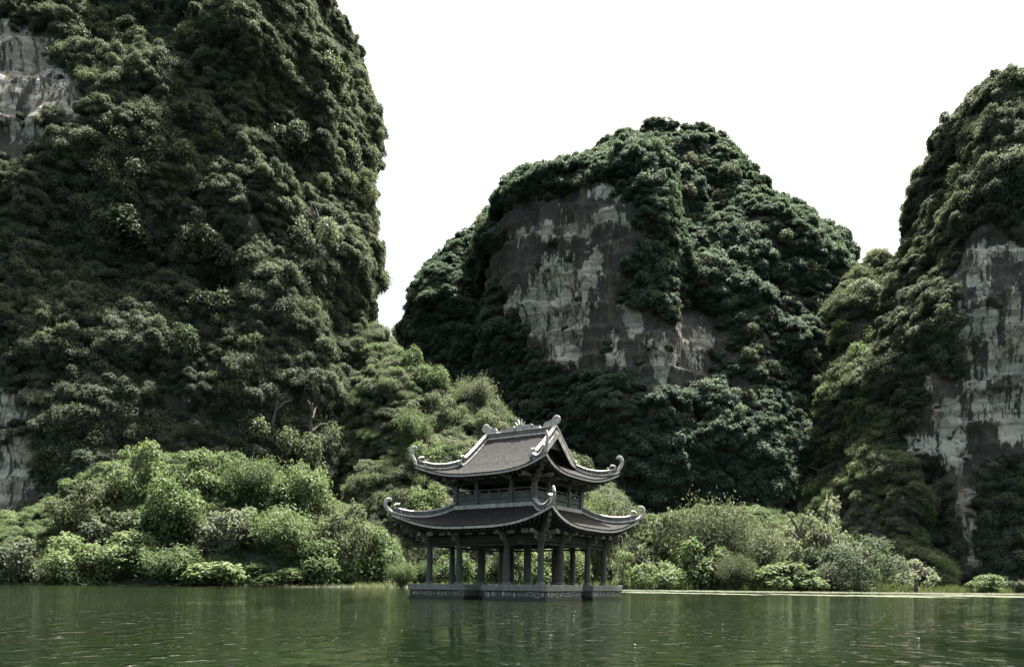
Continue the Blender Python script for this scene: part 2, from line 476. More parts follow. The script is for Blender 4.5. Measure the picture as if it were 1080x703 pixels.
mt_shoulder = mountain('mountain', 355, 60,
    [(222, 495, 525), (236, 468, 560), (255, 448, 570), (280, 430, 580), (300, 420, 590), (350, 415, 600), (450, 405, 610), (620, 400, 620)],
    nexp=2.1, amp=6, sc=30, seed=21, drop=8, inset=6, yexp=1.7, ypow=0.75, na=180, nz=90, label='low wooded shoulder on the left of the domed mountain')
mt_saddle = mountain('hill', 290, 98,
    [(258, 905, 930), (270, 893, 934), (300, 868, 926), (350, 842, 914), (420, 820, 892), (480, 808, 882), (540, 790, 880), (620, 775, 885)],
    nexp=2.2, amp=5, sc=24, seed=31, yexp=1.15, ypow=1.0, drop=9, inset=2, na=180, nz=100, label='small wooded hill in the gap between the domed and the right hand mountain')
mt_right = mountain('mountain', 240, 46,
    [(79, 1028, 1050), (88, 1013, 1064), (100, 1001, 1078), (120, 990, 1100), (150, 980, 1132), (180, 974, 1162), (210, 964, 1190), (240, 950, 1212),
     (270, 938, 1232), (300, 928, 1250), (350, 914, 1272), (420, 900, 1300), (500, 890, 1330), (620, 882, 1350)],
    nexp=2.6, amp=6.5, sc=28, seed=41, na=360, nz=190, dface=204, lean=14, drop=9, inset=5, yexp=2.0, ypow=0.6,
    bare=[[(1015, 262), (1050, 248), (1120, 240), (1120, 488), (1072, 492), (1045, 480), (1034, 505), (1036, 600), (1008, 600), (1010, 505), (985, 492), (935, 492),
           (938, 465), (962, 448), (968, 425), (966, 385), (985, 380), (990, 420), (1008, 430), (1012, 380), (1005, 330)]],
    pale=[(1060, 262, 40, 12), (1036, 290, 14, 30), (1062, 345, 40, 34), (1048, 400, 34, 50), (972, 470, 40, 20), (1010, 478, 18, 24), (1024, 560, 13, 50),
          (977, 402, 9, 20), (1066, 445, 24, 30), (1000, 440, 24, 14), (1090, 380, 30, 70)],
    label='steep pointed karst mountain with bare rock faces at the right edge')
mt_talus = mountain('hillside', 250, 84,
    [(338, 385, 412), (360, 372, 428), (385, 368, 450), (405, 365, 478), (425, 365, 515), (450, 362, 545), (480, 360, 580), (510, 355, 615), (560, 345, 680), (620, 330, 740)],
    nexp=2.2, amp=4, sc=20, seed=51, yexp=1.15, ypow=1.0, drop=6, na=180, nz=80, kind_mat='soil', inset=2.5, label='sunlit green slope descending behind the pavilion from the left cliff')
mt_heap = mountain('hillside', 160, 30,
    [(492, 140, 265), (505, 110, 310), (525, 75, 345), (550, 35, 385), (580, -20, 412), (620, -60, 428)],
    nexp=2.2, amp=2.6, sc=14, yexp=1.3, ypow=.9, seed=61, na=150, nz=50, kind_mat='soil', inset=2.0, label='bushy bank at the foot of the left cliff')
mt_bank = mountain('hillside', 200, 22,
    [(548, 690, 840), (570, 650, 890), (595, 600, 930), (620, 560, 970)],
    nexp=2.2, amp=2.6, sc=14, seed=71, na=150, nz=40, kind_mat='soil', inset=2.0, label='low green bank behind the right hand shore')

# ground sheet: lake bed near the camera, land beyond the shoreline, out to the horizon
def ground_sheet():
    xs = np.concatenate([np.linspace(-3000, -320, 16), np.linspace(-300, 300, 151), np.linspace(320, 3000, 16)])
    ys = np.concatenate([np.linspace(-2500, -20, 14), np.linspace(0, 100, 11), np.linspace(104, 260, 79), np.linspace(280, 3500, 20)])
    X, Y = np.meshgrid(xs, ys)
    p = np.stack([X.ravel(), Y.ravel(), 0 * X.ravel()], -1)
    sh = np.interp(p[:, 0], [-300, -60, -25, 5, 30, 300], [126, 130, 132, 150, 158, 160]) + 3.0 * fbm(p / 18.0, 3, 5)
    t = np.clip((p[:, 1] - sh) / 10.0, -1, 1)
    z = np.where(t > 0, 0.35 * t ** 0.8, 3.5 * t)
    z = z + np.where(t > 0, 0.05 * fbm(p / 4.0, 2, 8), 0)
    p[:, 2] = z
    nx_, ny_ = len(xs), len(ys)
    idx = np.arange(nx_ * ny_).reshape(ny_, nx_)
    q = np.stack([idx[:-1, :-1], idx[:-1, 1:], idx[1:, 1:], idx[1:, :-1]], -1).reshape(-1, 4)
    o = link_mesh('ground', np_mesh('ground', p, q, True), M['soil'])
    tag(o, 'dark soil of the lake bed and shore under the greenery', kind='structure')
ground_sheet()
wq = np.array([[-3000, -2500, 0], [3000, -2500, 0], [3000, 260, 0], [-3000, 260, 0]], float)
water = link_mesh('lake_water', np_mesh('lake_water', wq, np.array([[0, 1, 2, 3]])), M['water'])
tag(water, 'green rippled lake water around the pavilion', kind='structure')

# ------------------------------------------------------------------ foliage clumps
def leaf_quads(pos, nrm, size, aspect=0.55, r=None):
    """rhombic leaves at pos facing nrm"""
    r = r or rng
    n = len(pos)
    nrm = nrm / (np.linalg.norm(nrm, axis=1, keepdims=True) + 1e-9)
    t = r.normal(size=(n, 3)); t -= nrm * (t * nrm).sum(1, keepdims=True)
    t /= np.linalg.norm(t, axis=1, keepdims=True) + 1e-9
    b = np.cross(nrm, t)
    s = (size * r.uniform(0.6, 1.35, n))[:, None]
    drop = nrm * s * 0.18
    V = np.stack([pos - t * s * 0.5 - drop, pos - b * s * aspect * 0.5 + t * s * .05, pos + t * s * 0.5 - drop, pos + b * s * aspect * 0.5 + t * s * .05], 1).reshape(-1, 3)
    Q = np.arange(4 * n).reshape(n, 4)
    return V, Q

def crown_points(r, nl, per, flat=0.75, spread=0.62, lobe=(0.26, 0.46), up=0.55):
    pos, nrm = [], []
    for k in range(nl):
        while True:
            c = r.uniform(-1, 1, 3)
            if np.linalg.norm(c) < 1: break
        c = c / (np.linalg.norm(c) + 1e-6) * np.linalg.norm(c) ** 0.5 * spread
        c[2] = c[2] * flat + flat * 0.55
        R = r.uniform(*lobe)
        m = int(per * (R / 0.36) ** 2)
        d = r.normal(size=(m, 3)); d /= np.linalg.norm(d, axis=1, keepdims=True)
        d[:, 2] = np.where(d[:, 2] < -0.35, -d[:, 2], d[:, 2])
        # tufted: leaves gather on small twigs
        tw = r.normal(size=(max(6, m // 22), 3)); tw /= np.linalg.norm(tw, axis=1, keepdims=True)
        pick = tw[r.integers(0, len(tw), m)]
        d = d * 0.72 + pick * 0.55; d /= np.linalg.norm(d, axis=1, keepdims=True)
        rad = R * r.uniform(0.62, 1.1, m) * (1 + 0.22 * np.sin(7 * d[:, 0] + k) * np.cos(6 * d[:, 1] + 2 * k))
        pos.append(c + d * rad[:, None] * np.array([1, 1, 0.85]))
        nrm.append(d * 0.7 + np.array([0, 0, up]) + r.normal(size=(m, 3)) * 0.55)
    return np.concatenate(pos), np.concatenate(nrm)

def crown_mesh(name, seed, nl, per, size, **kw):
    r = np.random.default_rng(seed)
    p, n = crown_points(r, nl, per, **kw)
    V, Q = leaf_quads(p, n, size, r=r)
    return np_mesh(name, V, Q)

def plume_mesh(name, seed, stems, per, size, height=1.6, lean=0.7):
    """feathery bamboo-like clump: arching stems with hanging narrow leaves"""
    r = np.random.default_rng(seed)
    pos, nrm = [], []
    for k in range(stems):
        a = r.uniform(0, 2 * np.pi); l = r.uniform(0.15, lean); h = height * r.uniform(0.6, 1.0)
        t = r.beta(2.2, 1.2, per)
        base = np.array([np.cos(a), np.sin(a), 0]) * r.uniform(0, 0.25)
        out = np.array([np.cos(a), np.sin(a), 0])
        p = base + out * (l * t ** 2.2)[:, None]
        p[:, 2] = h * (t - 0.28 * l * t ** 4)
        p += r.normal(size=(per, 3)) * 0.085 * (0.35 + t)[:, None]
        p[:, 2] -= r.uniform(0, 0.10, per)
        pos.append(p)
        nrm.append(np.array([0, 0, 0.6]) + out * 0.4 + r.normal(size=(per, 3)) * 0.6)
    V, Q = leaf_quads(np.concatenate(pos), np.concatenate(nrm), size, 0.32, r=r)
    return np_mesh(name, V, Q)

def drape_mesh(name, seed, n, size):
    """hanging creeper curtain clump"""
    r = np.random.default_rng(seed)
    pos, nrm = [], []
    for k in range(26):
        a = r.uniform(0, 2 * np.pi); x = np.array([np.cos(a), np.sin(a), 0]) * r.uniform(0.1, 0.62)
        m = n // 26
        t = r.uniform(0, 1, m)
        ln = r.uniform(0.5, 1.5)
        p = x * (1 + 0.3 * np.sin(t * 3))[:, None] + r.normal(size=(m, 3)) * 0.10
        p[:, 2] += 0.55 - t * ln
        pos.append(p); nrm.append(x + np.array([0, 0, 0.4]) + r.normal(size=(m, 3)) * 0.5)
    V, Q = leaf_quads(np.concatenate(pos), np.concatenate(nrm), size, r=r)
    return np_mesh(name, V, Q)

PROTO = {}
def proto_collection(key, meshes, mats):
    c = bpy.data.collections.new(key)            # holds the shapes the scatters draw from; not linked to the scene
    for i, me in enumerate(meshes):
        me.materials.append(mats[i % len(mats)] if isinstance(mats, list) else mats)
        o = bpy.data.objects.new('foliage_clump', me)
        c.objects.link(o)
    PROTO[key] = (c, len(meshes))

near_ms = [crown_mesh('clump', 100 + i, 10 + 2 * i, 560, 0.092) for i in range(4)] + [crown_mesh('clump', 110, 9, 560, 0.09, flat=1.25, spread=.7), drape_mesh('clump', 151, 3800, 0.095), plume_mesh('clump', 152, 40, 110, .11, 1.1, .9)] + [drape_mesh('clump', 150, 3800, 0.095)]
proto_collection('clumps_near', near_ms, M['leaf'])
far_ms = [crown_mesh('clump', 200 + i, 10 + 2 * i, 330, 0.125, up=0.7, lobe=(.22, .42)) for i in range(4)] + [crown_mesh('clump', 250, 22, 380, 0.09, up=.8, lobe=(.18, .3), spread=.74)]
proto_collection('clumps_far', far_ms, M['leaf_far'])
sh_ms = [crown_mesh('clump', 300 + i, 10 + 2 * i, 480, 0.10) for i in range(3)] + [plume_mesh('clump', 350, 40, 120, 0.10, 1.2, 0.9)]
proto_collection('clumps_shore', sh_ms, M['leaf_shore'])

sl_ms = [crown_mesh('clump', 310 + i, 12 + 2 * i, 420, 0.10) for i in range(3)] + [plume_mesh('clump', 360 + i, 44, 120, 0.10, 1.25, 0.9) for i in range(2)]
proto_collection('clumps_slope', sl_ms, [M['leaf_shore'], M['leaf_bamboo'], M['leaf'], M['leaf_bamboo'], M['leaf_shore']])  # paler leaf mix: the slope's sunlight is partly put into the leaf colours

def scatter_group(key):
    c, n = PROTO[key]
    g = bpy.data.node_groups.new('scatter_' + key, 'GeometryNodeTree')
    g.interface.new_socket('Geometry', in_out='INPUT', socket_type='NodeSocketGeometry')
    g.interface.new_socket('Geometry', in_out='OUTPUT', socket_type='NodeSocketGeometry')
    N, L = g.nodes, g.links
    gi, go = N.new('NodeGroupInput'), N.new('NodeGroupOutput')
    ci = N.new('GeometryNodeCollectionInfo')
    ci.inputs['Collection'].default_value = c
    ci.inputs['Separate Children'].default_value = True
    ci.inputs['Reset Children'].default_value = True
    ip = N.new('GeometryNodeInstanceOnPoints')
    ip.inputs['Pick Instance'].default_value = True
    def attr(nm, t):
        a = N.new('GeometryNodeInputNamedAttribute'); a.data_type = t; a.inputs['Name'].default_value = nm
        return a.outputs[0]
    e = N.new('FunctionNodeEulerToRotation')
    L.new(attr('rot', 'FLOAT_VECTOR'), e.inputs[0])
    L.new(gi.outputs[0], ip.inputs['Points'])
    L.new(ci.outputs[0], ip.inputs['Instance'])
    L.new(attr('pick', 'INT'), ip.inputs['Instance Index'])
    L.new(e.outputs[0], ip.inputs['Rotation'])
    L.new(attr('scl', 'FLOAT_VECTOR'), ip.inputs['Scale'])
    L.new(ip.outputs[0], go.inputs[0])
    return g
SG = {k: scatter_group(k) for k in PROTO}

def scatter(name, src, key, dens, size, label, cat, seed=0, upz=1.0, sink=0.05, max_back=0.25, thin=0.0, vary=0.7):
    """one foliage-cover object whose points carry leaf clumps over the surface of src = (obj, me, bare)"""
    ob, me, bare = src
    r = np.random.default_rng(seed + 900)
    nv = len(me.vertices)
    co = np.empty(nv * 3, np.float32); me.vertices.foreach_get('co', co); co = co.reshape(-1, 3).astype(float)
    me.calc_loop_triangles()
    tri = np.empty(len(me.loop_triangles) * 3, np.int32); me.loop_triangles.foreach_get('vertices', tri); tri = tri.reshape(-1, 3)
    a, b, c = co[tri[:, 0]], co[tri[:, 1]], co[tri[:, 2]]
    cr = np.cross(b - a, c - a); ar = np.linalg.norm(cr, axis=1) / 2
    nr = cr / (2 * ar[:, None] + 1e-9)
    n = int(ar.sum() * dens)
    f = r.choice(len(tri), n, p=ar / ar.sum())
    w = r.dirichlet((1, 1, 1), n)
    p = a[f] * w[:, :1] + b[f] * w[:, 1:2] + c[f] * w[:, 2:]
    nn = nr[f]
    bv = (bare[tri[f]] * w).sum(1)
    cl = fbm(p / (size * 5.5), 3, seed + 3)
    to = np.array([0, 0, CAM_H]) - p; to /= np.linalg.norm(to, axis=1, keepdims=True)
    ed = fbm(p / (size * 1.7), 2, seed + 31)
    keep = ((bv < 0.5 + 0.35 * cl + 0.75 * ed) | ((r.uniform(size=n) < 0.10) & (fbm(p / np.array([9.0, 9.0, 1.6]), 3, seed + 77) > .24))) & ((nn * to).sum(1) > -max_back) & (p[:, 2] > 0.6)
    px = p[:, 0] / p[:, 1] * FOC
    keep &= (np.abs(px) < 700)
    if thin: keep &= cl > -thin
    p, nn, cl = p[keep], nn[keep], cl[keep]
    m = len(p)
    s = size * (1 + vary * 1.3 * cl) * r.uniform(0.65, 1.3, m)
    s = np.where(bv[keep] > .6, s * .5, s)
    p = p - nn * (s * sink)[:, None]
    up = nn * 0.6 + np.array([0, 0, upz]); up /= np.linalg.norm(up, axis=1, keepdims=True)
    rot = np.empty((m, 3))
    yaw = r.uniform(0, 2 * np.pi, m)
    Z = Vector((0, 0, 1))
    for i in range(m):
        q = Z.rotation_difference(Vector(up[i])) @ Quaternion(Z, yaw[i])
        rot[i] = q.to_euler()
    pick = r.integers(0, PROTO[key][1], m)
    sm = bpy.data.meshes.new(name)
    sm.vertices.add(m)
    sm.vertices.foreach_set('co', p.astype(np.float32).ravel())
    A = sm.attributes.new('rot', 'FLOAT_VECTOR', 'POINT'); A.data.foreach_set('vector', rot.astype(np.float32).ravel())
    A = sm.attributes.new('scl', 'FLOAT_VECTOR', 'POINT')
    sv = np.stack([s * r.uniform(.85, 1.2, m), s * r.uniform(.85, 1.2, m), s * r.uniform(.75, 1.15, m)], -1)
    A.data.foreach_set('vector', sv.astype(np.float32).ravel())
    A = sm.attributes.new('pick', 'INT', 'POINT'); A.data.foreach_set('value', pick.astype(np.int32))
    o = link_mesh(name, sm)
    md = o.modifiers.new('scatter', 'NODES'); md.node_group = SG[key]
    tag(o, label, cat, kind='stuff')
    print('scatter', name, m)
    return o

scatter('cliff_foliage', mt_left, 'clumps_near', 0.23, 3.1, 'dense dark creepers and shrubs covering the left cliff', 'foliage', 1)
scatter('mountain_foliage', mt_mid, 'clumps_far', 0.18, 3.7, 'deep green forest covering the domed mountain', 'foliage', 2)
scatter('mountain_foliage', mt_shoulder, 'clumps_far', 0.17, 3.7, 'deep green forest on the shoulder left of the domed mountain', 'foliage', 3)
scatter('hill_foliage', mt_saddle, 'clumps_slope', 0.20, 3.1, 'green forest on the small hill in the gap at the right', 'foliage', 4)
scatter('mountain_foliage', mt_right, 'clumps_near', 0.23, 3.1, 'olive green shrubs covering the pointed mountain at the right edge', 'foliage', 5)
scatter('hillside_foliage', mt_talus, 'clumps_slope', 0.22, 2.9, 'sunlit shrubs and feathery plants on the slope behind the pavilion', 'foliage', 6)
scatter('undergrowth', mt_heap, 'clumps_shore', 0.55, 1.9, 'low leafy undergrowth between the bushes below the left cliff', 'foliage', 7)
scatter('undergrowth', mt_bank, 'clumps_shore', 0.5, 1.9, 'low leafy undergrowth on the bank right of the pavilion', 'foliage', 8)
#@@PAVILION@@
# ------------------------------------------------------------------ pavilion
class MB:
    """collects shapes, links them as ONE mesh object"""
    def __init__(self): self.v, self.f, self.uv = [], [], {}
    def add(self, v, f):
        o = len(self.v); self.v += [tuple(p) for p in v]; self.f += [tuple(i + o for i in q) for q in f]
    def box(self, c, s, mat=None, taper=1.0):
        x, y, z = s[0] / 2, s[1] / 2, s[2] / 2
        v = [Vector((sx * x * (taper if sz > 0 else 1), sy * y * (taper if sz > 0 else 1), sz * z)) for sz in (-1, 1) for sx, sy in ((-1, -1), (1, -1), (1, 1), (-1, 1))]
        if mat is not None: v = [mat @ p for p in v]
        v = [p + Vector(c) for p in v]
        self.add(v, [(3, 2, 1, 0), (4, 5, 6, 7), (0, 1, 5, 4), (1, 2, 6, 5), (2, 3, 7, 6), (3, 0, 4, 7)])
    def bar(self, a, b, w, h, up=Vector((0, 0, 1))):
        """rectangular bar from a to b, width w sideways, height h along up"""
        a, b = Vector(a), Vector(b); d = (b - a).normalized(); s = d.cross(up).normalized(); u = s.cross(d)
        v = [p + s * sx * w / 2 + u * sz * h / 2 for p in (a, b) for sx, sz in ((-1, -1), (1, -1), (1, 1), (-1, 1))]
        self.add(v, [(0, 1, 2, 3), (7, 6, 5, 4), (0, 4, 5, 1), (1, 5, 6, 2), (2, 6, 7, 3), (3, 7, 4, 0)])
    def sweep(self, pts, w, h, n=8, up=None, square=False):
        """tube / band along pts; w, h may be numbers or lists"""
        pts = [Vector(p) for p in pts]; m = len(pts)
        W = w if hasattr(w, '__len__') else [w] * m; H = h if hasattr(h, '__len__') else [h] * m
        if square: prof = [(-1, -1), (1, -1), (1, 1), (-1, 1)]
        else: prof = [(math.cos(2 * math.pi * k / n), math.sin(2 * math.pi * k / n)) for k in range(n)]
        k = len(prof); v = []; side0 = None
        for i, p in enumerate(pts):
            d = (pts[min(i + 1, m - 1)] - pts[max(i - 1, 0)]).normalized()
            if up is None:
                s = d.cross(Vector((0, 0, 1)))
                if s.length < 1e-3: s = side0 or Vector((1, 0, 0))
            else: s = d.cross(Vector(up))
            s.normalize(); side0 = s; u = s.cross(d)
            v += [p + s * a * W[i] + u * b * H[i] for a, b in prof]
        f = []
        for i in range(m - 1):
            for j in range(k):
                a, b = i * k + j, i * k + (j + 1) % k
                f.append((a, b, b + k, a + k))
        f += [tuple(range(k))[::-1], tuple((m - 1) * k + j for j in range(k))]
        self.add(v, f)
    def prism(self, poly, axis_o, ex, ey, ez, depth):
        """extrude 2-D polygon (in ex, ey from axis_o) by depth along ez, centred"""
        o = Vector(axis_o); n = len(poly)
        a = [o + Vector(ex) * x + Vector(ey) * y - Vector(ez) * depth / 2 for x, y in poly]
        b = [p + Vector(ez) * depth for p in a]
        self.add(a + b, [tuple(range(n))[::-1], tuple(range(n, 2 * n))] + [(i, (i + 1) % n, n + (i + 1) % n, n + i) for i in range(n)])
    def lathe(self, c, prof, n=20):
        v = [Vector(c) + Vector((r * math.cos(2 * math.pi * k / n), r * math.sin(2 * math.pi * k / n), z)) for r, z in prof for k in range(n)]
        f = [(i * n + k, i * n + (k + 1) % n, (i + 1) * n + (k + 1) % n, (i + 1) * n + k) for i in range(len(prof) - 1) for k in range(n)]
        f += [tuple(range(n))[::-1], tuple((len(prof) - 1) * n + k for k in range(n))]
        self.add(v, f)
    def build(self, name, mat, parent=None, smooth=False, bevel=0.0):
        me = bpy.data.meshes.new(name); me.from_pydata(self.v, [], self.f); me.update()
        if smooth: me.polygons.foreach_set('use_smooth', [True] * len(me.polygons))
        o = link_mesh(name, me, mat, parent)
        if bevel:
            b = o.modifiers.new('bevel', 'BEVEL'); b.width = bevel; b.segments = 2; b.limit_method = 'ANGLE'
        if smooth:
            try: me.set_sharp_from_angle(angle=math.radians(40))
            except Exception: pass
        return o

PAV = empty('pavilion', (0.38, 43.9, 0), math.radians(-32.9))
tag(PAV, 'two tiered stone pavilion with upswept tiled roofs standing in the lake', 'pavilion')
A_, CSP, CIN = 4.5, 3.645, 1.56          # platform half size, column line, inner column line
ZT = 0.80
def rot4(k): return Matrix.Rotation(k * math.pi / 2, 3, 'Z')

# platform: four corner blocks round a cross of landing notches
mb = MB(); nw, nd = 0.62, 1.3
def plat(z0, z1, a):
    o = []
    for k in range(4):
        R = rot4(k)
        for x, y in ((-a, -a), (-nw, -a), (-nw, -a + nd), (nw, -a + nd), (nw, -a)):
            p = R @ Vector((x, y, 0)); o.append((p.x, p.y))
    n = len(o)
    v = [(x, y, z0) for x, y in o] + [(x, y, z1) for x, y in o]
    mb.add(v, [tuple(range(n))[::-1], tuple(range(n, 2 * n))] + [(i, (i + 1) % n, n + (i + 1) % n, n + i) for i in range(n)])
plat(0.143, 0.47, A_ - 0.09)
platform = mb.build('platform', M['base'], PAV, bevel=0.015)
mb = MB(); plat(-2.0, 0.14, A_ - 0.02); mb.build('platform_footing', M['wet'], platform, bevel=0.02)
mb = MB(); plat(0.473, ZT, A_); mb.build('platform_cap', M['cap'], platform, bevel=0.02)
mb = MB(); r_ = random.Random(5)
for k in range(4):
    R = rot4(k)
    for s in (-1, 1):
        x = nw + 0.12
        while x < A_ - 0.25:
            w = r_.choice((0.05, 0.05, 0.16, 0.28, 0.22)); h = r_.choice((0.10, 0.16, 0.2, 0.23))
            c = R @ Vector((s * (x + w / 2), -A_ + 0.085, 0.305 + r_.uniform(-.03, .03)))
            if w > 0.2:                                   # small framed square
                for dx, dz, bw, bh in ((-w / 2, 0, .04, h), (w / 2, 0, .04, h), (0, h / 2, w + .04, .04), (0, -h / 2, w + .04, .04)):
                    mb.box(c + R @ Vector((dx, 0, dz)), (bw, .05, bh), R)
            else:
                mb.box(c, (w, .05, h), R)
            x += w + r_.uniform(.07, .16)
fz = mb.build('carved_frieze', solid_mat('frieze_relief', (0.20, 0.195, 0.18), (0.36, 0.35, 0.325), 6, stain=(.06, .06, .055)), platform); fz['kind'] = 'stuff'
# columns
colm = None
for i in (-CSP, -CIN, CIN, CSP):
    for j in (-CSP, -CIN, CIN, CSP):
        inner = abs(i) < 2 and abs(j) < 2
        key = 'in' if inner else 'out'
        rr = 0.205 if inner else 0.163
        if colm is None: colm = {}
        if key not in colm:
            mb = MB(); top = 5.0 if inner else 3.42
            mb.lathe((0, 0, 0), [(rr * 1.05, ZT), (rr * 1.03, 1.6), (rr, 2.4), (rr * .95, top)], 22)
            o = mb.build('column', M['column'], PAV, True)
            mb = MB(); mb.lathe((0, 0, 0), [(rr * 1.5, ZT - .01), (rr * 1.5, ZT + .06), (rr * 1.3, ZT + .11), (rr * 1.1, ZT + .13)], 22)
            b = mb.build('column_base', M['stone'], o, True)
            colm[key] = (o, b); o.location = (i, j, 0)
        else:
            o = colm[key][0].copy(); COL.objects.link(o); o.location = (i, j, 0)
            b = colm[key][1].copy(); COL.objects.link(b); b.parent = o

def roof_fn(hin, hout, ext, zin, zout, lift, pw=3.2, curve=1.45):
    def f(s, t):
        at = abs(t)
        h = hin + (hout - hin) * s + ext * at ** 4 * s * s
        z = zin + (zout - zin) * (1 - (1 - s) ** curve) + lift * at ** pw * s ** 2
        return h, z
    return f

def roof_surface(fn, parent_name, ns=22, nt=48, thick=0.13, parent=None, mat_under=None):
    """tiled sheet with an edge, all four sides one mesh; returns the object"""
    V, F, UV = [], [], []
    for k in range(4):
        R = rot4(k); o = len(V)
        for i in range(ns + 1):
            for j in range(nt + 1):
                s, t = i / ns, -1 + 2 * j / nt
                h, z = fn(s, t); V.append(R @ Vector((t * h, -h, z)))
                UV.append((t * h + 20 * k, h * 1.15))
        for i in range(ns):
            for j in range(nt):
                a = o + i * (nt + 1) + j; F.append((a, a + nt + 1, a + nt + 2, a + 1))
    me = bpy.data.meshes.new(parent_name); me.from_pydata(V, [], F); me.update()
    uv = me.uv_layers.new(name='UVMap')
    li = np.empty(len(me.loops), np.int32); me.loops.foreach_get('vertex_index', li)
    uv.data.foreach_set('uv', np.array(UV, np.float32)[li].ravel())
    me.polygons.foreach_set('use_smooth', [True] * len(me.polygons))
    top = link_mesh(parent_name, me, M['tile'], parent)
    if top.data.polygons[0].normal.z < 0: me.flip_normals()
    return top

def roof_parts(roof, fn, beam_h, zb, raft_n, eave_t=0.13):
    """eave trim, soffit, rafters and corner brackets under a roof"""
    # pale drip edge with rows of tile ends
    mb = MB(); nt = 60
    for k in range(4):
        R = rot4(k)
        pts = []
        for j in range(nt + 1):
            t = -1 + 2 * j / nt
            h, z = fn(1, t); pts.append(R @ Vector((t * (h + .015), -(h + .015), z - eave_t / 2 - .004)))
        mb.sweep(pts, .03, eave_t / 2, square=True)
    mb.build('eave_trim', M['trim'], roof)
    mb = MB()
    for k in range(4):                                    # tile ends like beads along the edge
        R = rot4(k); n = 70
        for j in range(n):
            t = -1 + 2 * (j + .5) / n; h, z = fn(1, t)
            c = R @ Vector((t * (h + .03), -(h + .03), z + .015)); mb.box(c, (.075, .09, .06), R)
    mb.build('tile_end', M['tile'], roof)['kind'] = 'stuff'
    # soffit: underside following the roof
    V, F = [], []; ns, nt = 8, 40
    for k in range(4):
        R = rot4(k); o = len(V)
        for i in range(ns + 1):
            for j in range(nt + 1):
                s, t = i / ns, -1 + 2 * j / nt
                h, z = fn(s, t); h2, z2 = fn(1, t)
                z = min(z - .16, (z2 - .13) * s + (zb + .35) * (1 - s)) if s > 0 else min(z - .16, zb + .35)
                V.append(R @ Vector((t * (h - .02), -(h - .02), z)))
        for i in range(ns):
            for j in range(nt):
                a = o + i * (nt + 1) + j; F.append((a, a + 1, a + nt + 2, a + nt + 1))
    me = bpy.data.meshes.new('soffit'); me.from_pydata(V, [], F); me.update()
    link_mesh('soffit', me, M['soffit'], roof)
    # rafters
    mb = MB()
    for k in range(4):
        R = rot4(k)
        for j in range(raft_n):
            t = -0.94 + 1.88 * j / (raft_n - 1)
            h1, z1 = fn(1, t)
            tx = t * h1
            a = Vector((t * beam_h, -beam_h, zb + .33)); b = Vector((t * (h1 - .06), -(h1 - .06), z1 - .21))
            mb.bar(R @ a, R @ b, .09, .11)
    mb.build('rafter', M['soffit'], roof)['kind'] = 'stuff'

def hip_ridge(roof, pts2, k, hgt, tip2, fig, w=0.1, start=0.0):
    """pts2: diagonal profile [(e, z)] of the roof surface on the hip; tip2: the hook curve; swept on diagonal k"""
    R = rot4(k)
    D = lambda e, z: R @ Vector((e, -e, z))
    def smooth(p, n):
        p = [Vector((a, b)) for a, b in p]; out = []
        for i in range(len(p) - 1):
            p0, p1, p2, p3 = p[max(i - 1, 0)], p[i], p[i + 1], p[min(i + 2, len(p) - 1)]
            for q in range(n):
                t = q / n
                out.append(0.5 * ((2 * p1) + (p2 - p0) * t + (2 * p0 - 5 * p1 + 4 * p2 - p3) * t * t + (3 * p1 - p0 - 3 * p2 + p3) * t ** 3))
        out.append(p[-1]); return [(a.x, a.y) for a in out]
    base = smooth(pts2, 5)
    low = smooth(pts2 + tip2, 6)
    mb = MB()
    mb.sweep([D(e, z + hgt * .5) for e, z in base], w * .75, hgt * .5, square=True)       # recessed band
    br = mb.build('hip_ridge', M['stone'], roof)
    mb = MB(); n = len(low); nb = int(n * len(pts2) / (len(pts2) + len(tip2)))
    ws = [w * 1.3 if i < nb else w * 1.0 * (1 - .62 * ((i - nb) / max(1, n - 1 - nb))) for i in range(n)]
    hs = [.085 if i < nb * .7 else .08 + .035 * math.sin(math.pi * min(1, (i - nb * .7) / (n - nb * .7))) for i in range(n)]
    mb.sweep([D(e, z + .06) for e, z in low], ws, hs, 10)                                   # lower rail running out into the hook
    top = base[:int(len(base) * .93)]
    e0, z0 = top[-1]
    curl = [(e0 + .14 * math.sin(a) , z0 + .13 * (1 - math.cos(a))) for a in np.linspace(.4, 3.6, 8)]
    mb.sweep([D(e, z + hgt) for e, z in top] + [D(e, z + hgt) for e, z in curl], w * 1.25, .07, 10)  # upper rail ending in a scroll
    mb.build('ridge_rail', M['trim'], roof, True)
    # small carved figure in front of the hook
    mb = MB(); e, z = fig
    for de, dz, s in ((0, .12, .17), (.03, .30, .13), (-.04, .43, .10), (.07, .40, .06), (-.12, .22, .09), (-.10, .52, .05), (.02, .56, .045)):
        mb.box(D(e + de, z + dz), (s * 1.3, s * 1.3, s * 1.6), Matrix.Rotation(.6 + de * 9, 3, 'Z') @ Matrix.Rotation(.5 + dz, 3, 'X'), .6)
    mb.build('ridge_figure', M['trim'], roof, bevel=.02)

# ---- lower tier
f_low = roof_fn(2.62, 4.86, 0.28, 5.03, 3.86, 0.85)
low_roof = roof_surface(f_low, 'lower_roof', parent=PAV)
roof_parts(low_roof, f_low, CSP, 3.12, 34)
hipL = [f_low(s, 1.0) for s in (0.0, .2, .4, .6, .8, .97)]
for k in range(4):
    hip_ridge(low_roof, hipL, k, 0.36, [(5.27, 4.82), (5.40, 5.06), (5.41, 5.26), (5.33, 5.42), (5.22, 5.42), (5.19, 5.33)], (4.78, 4.48))
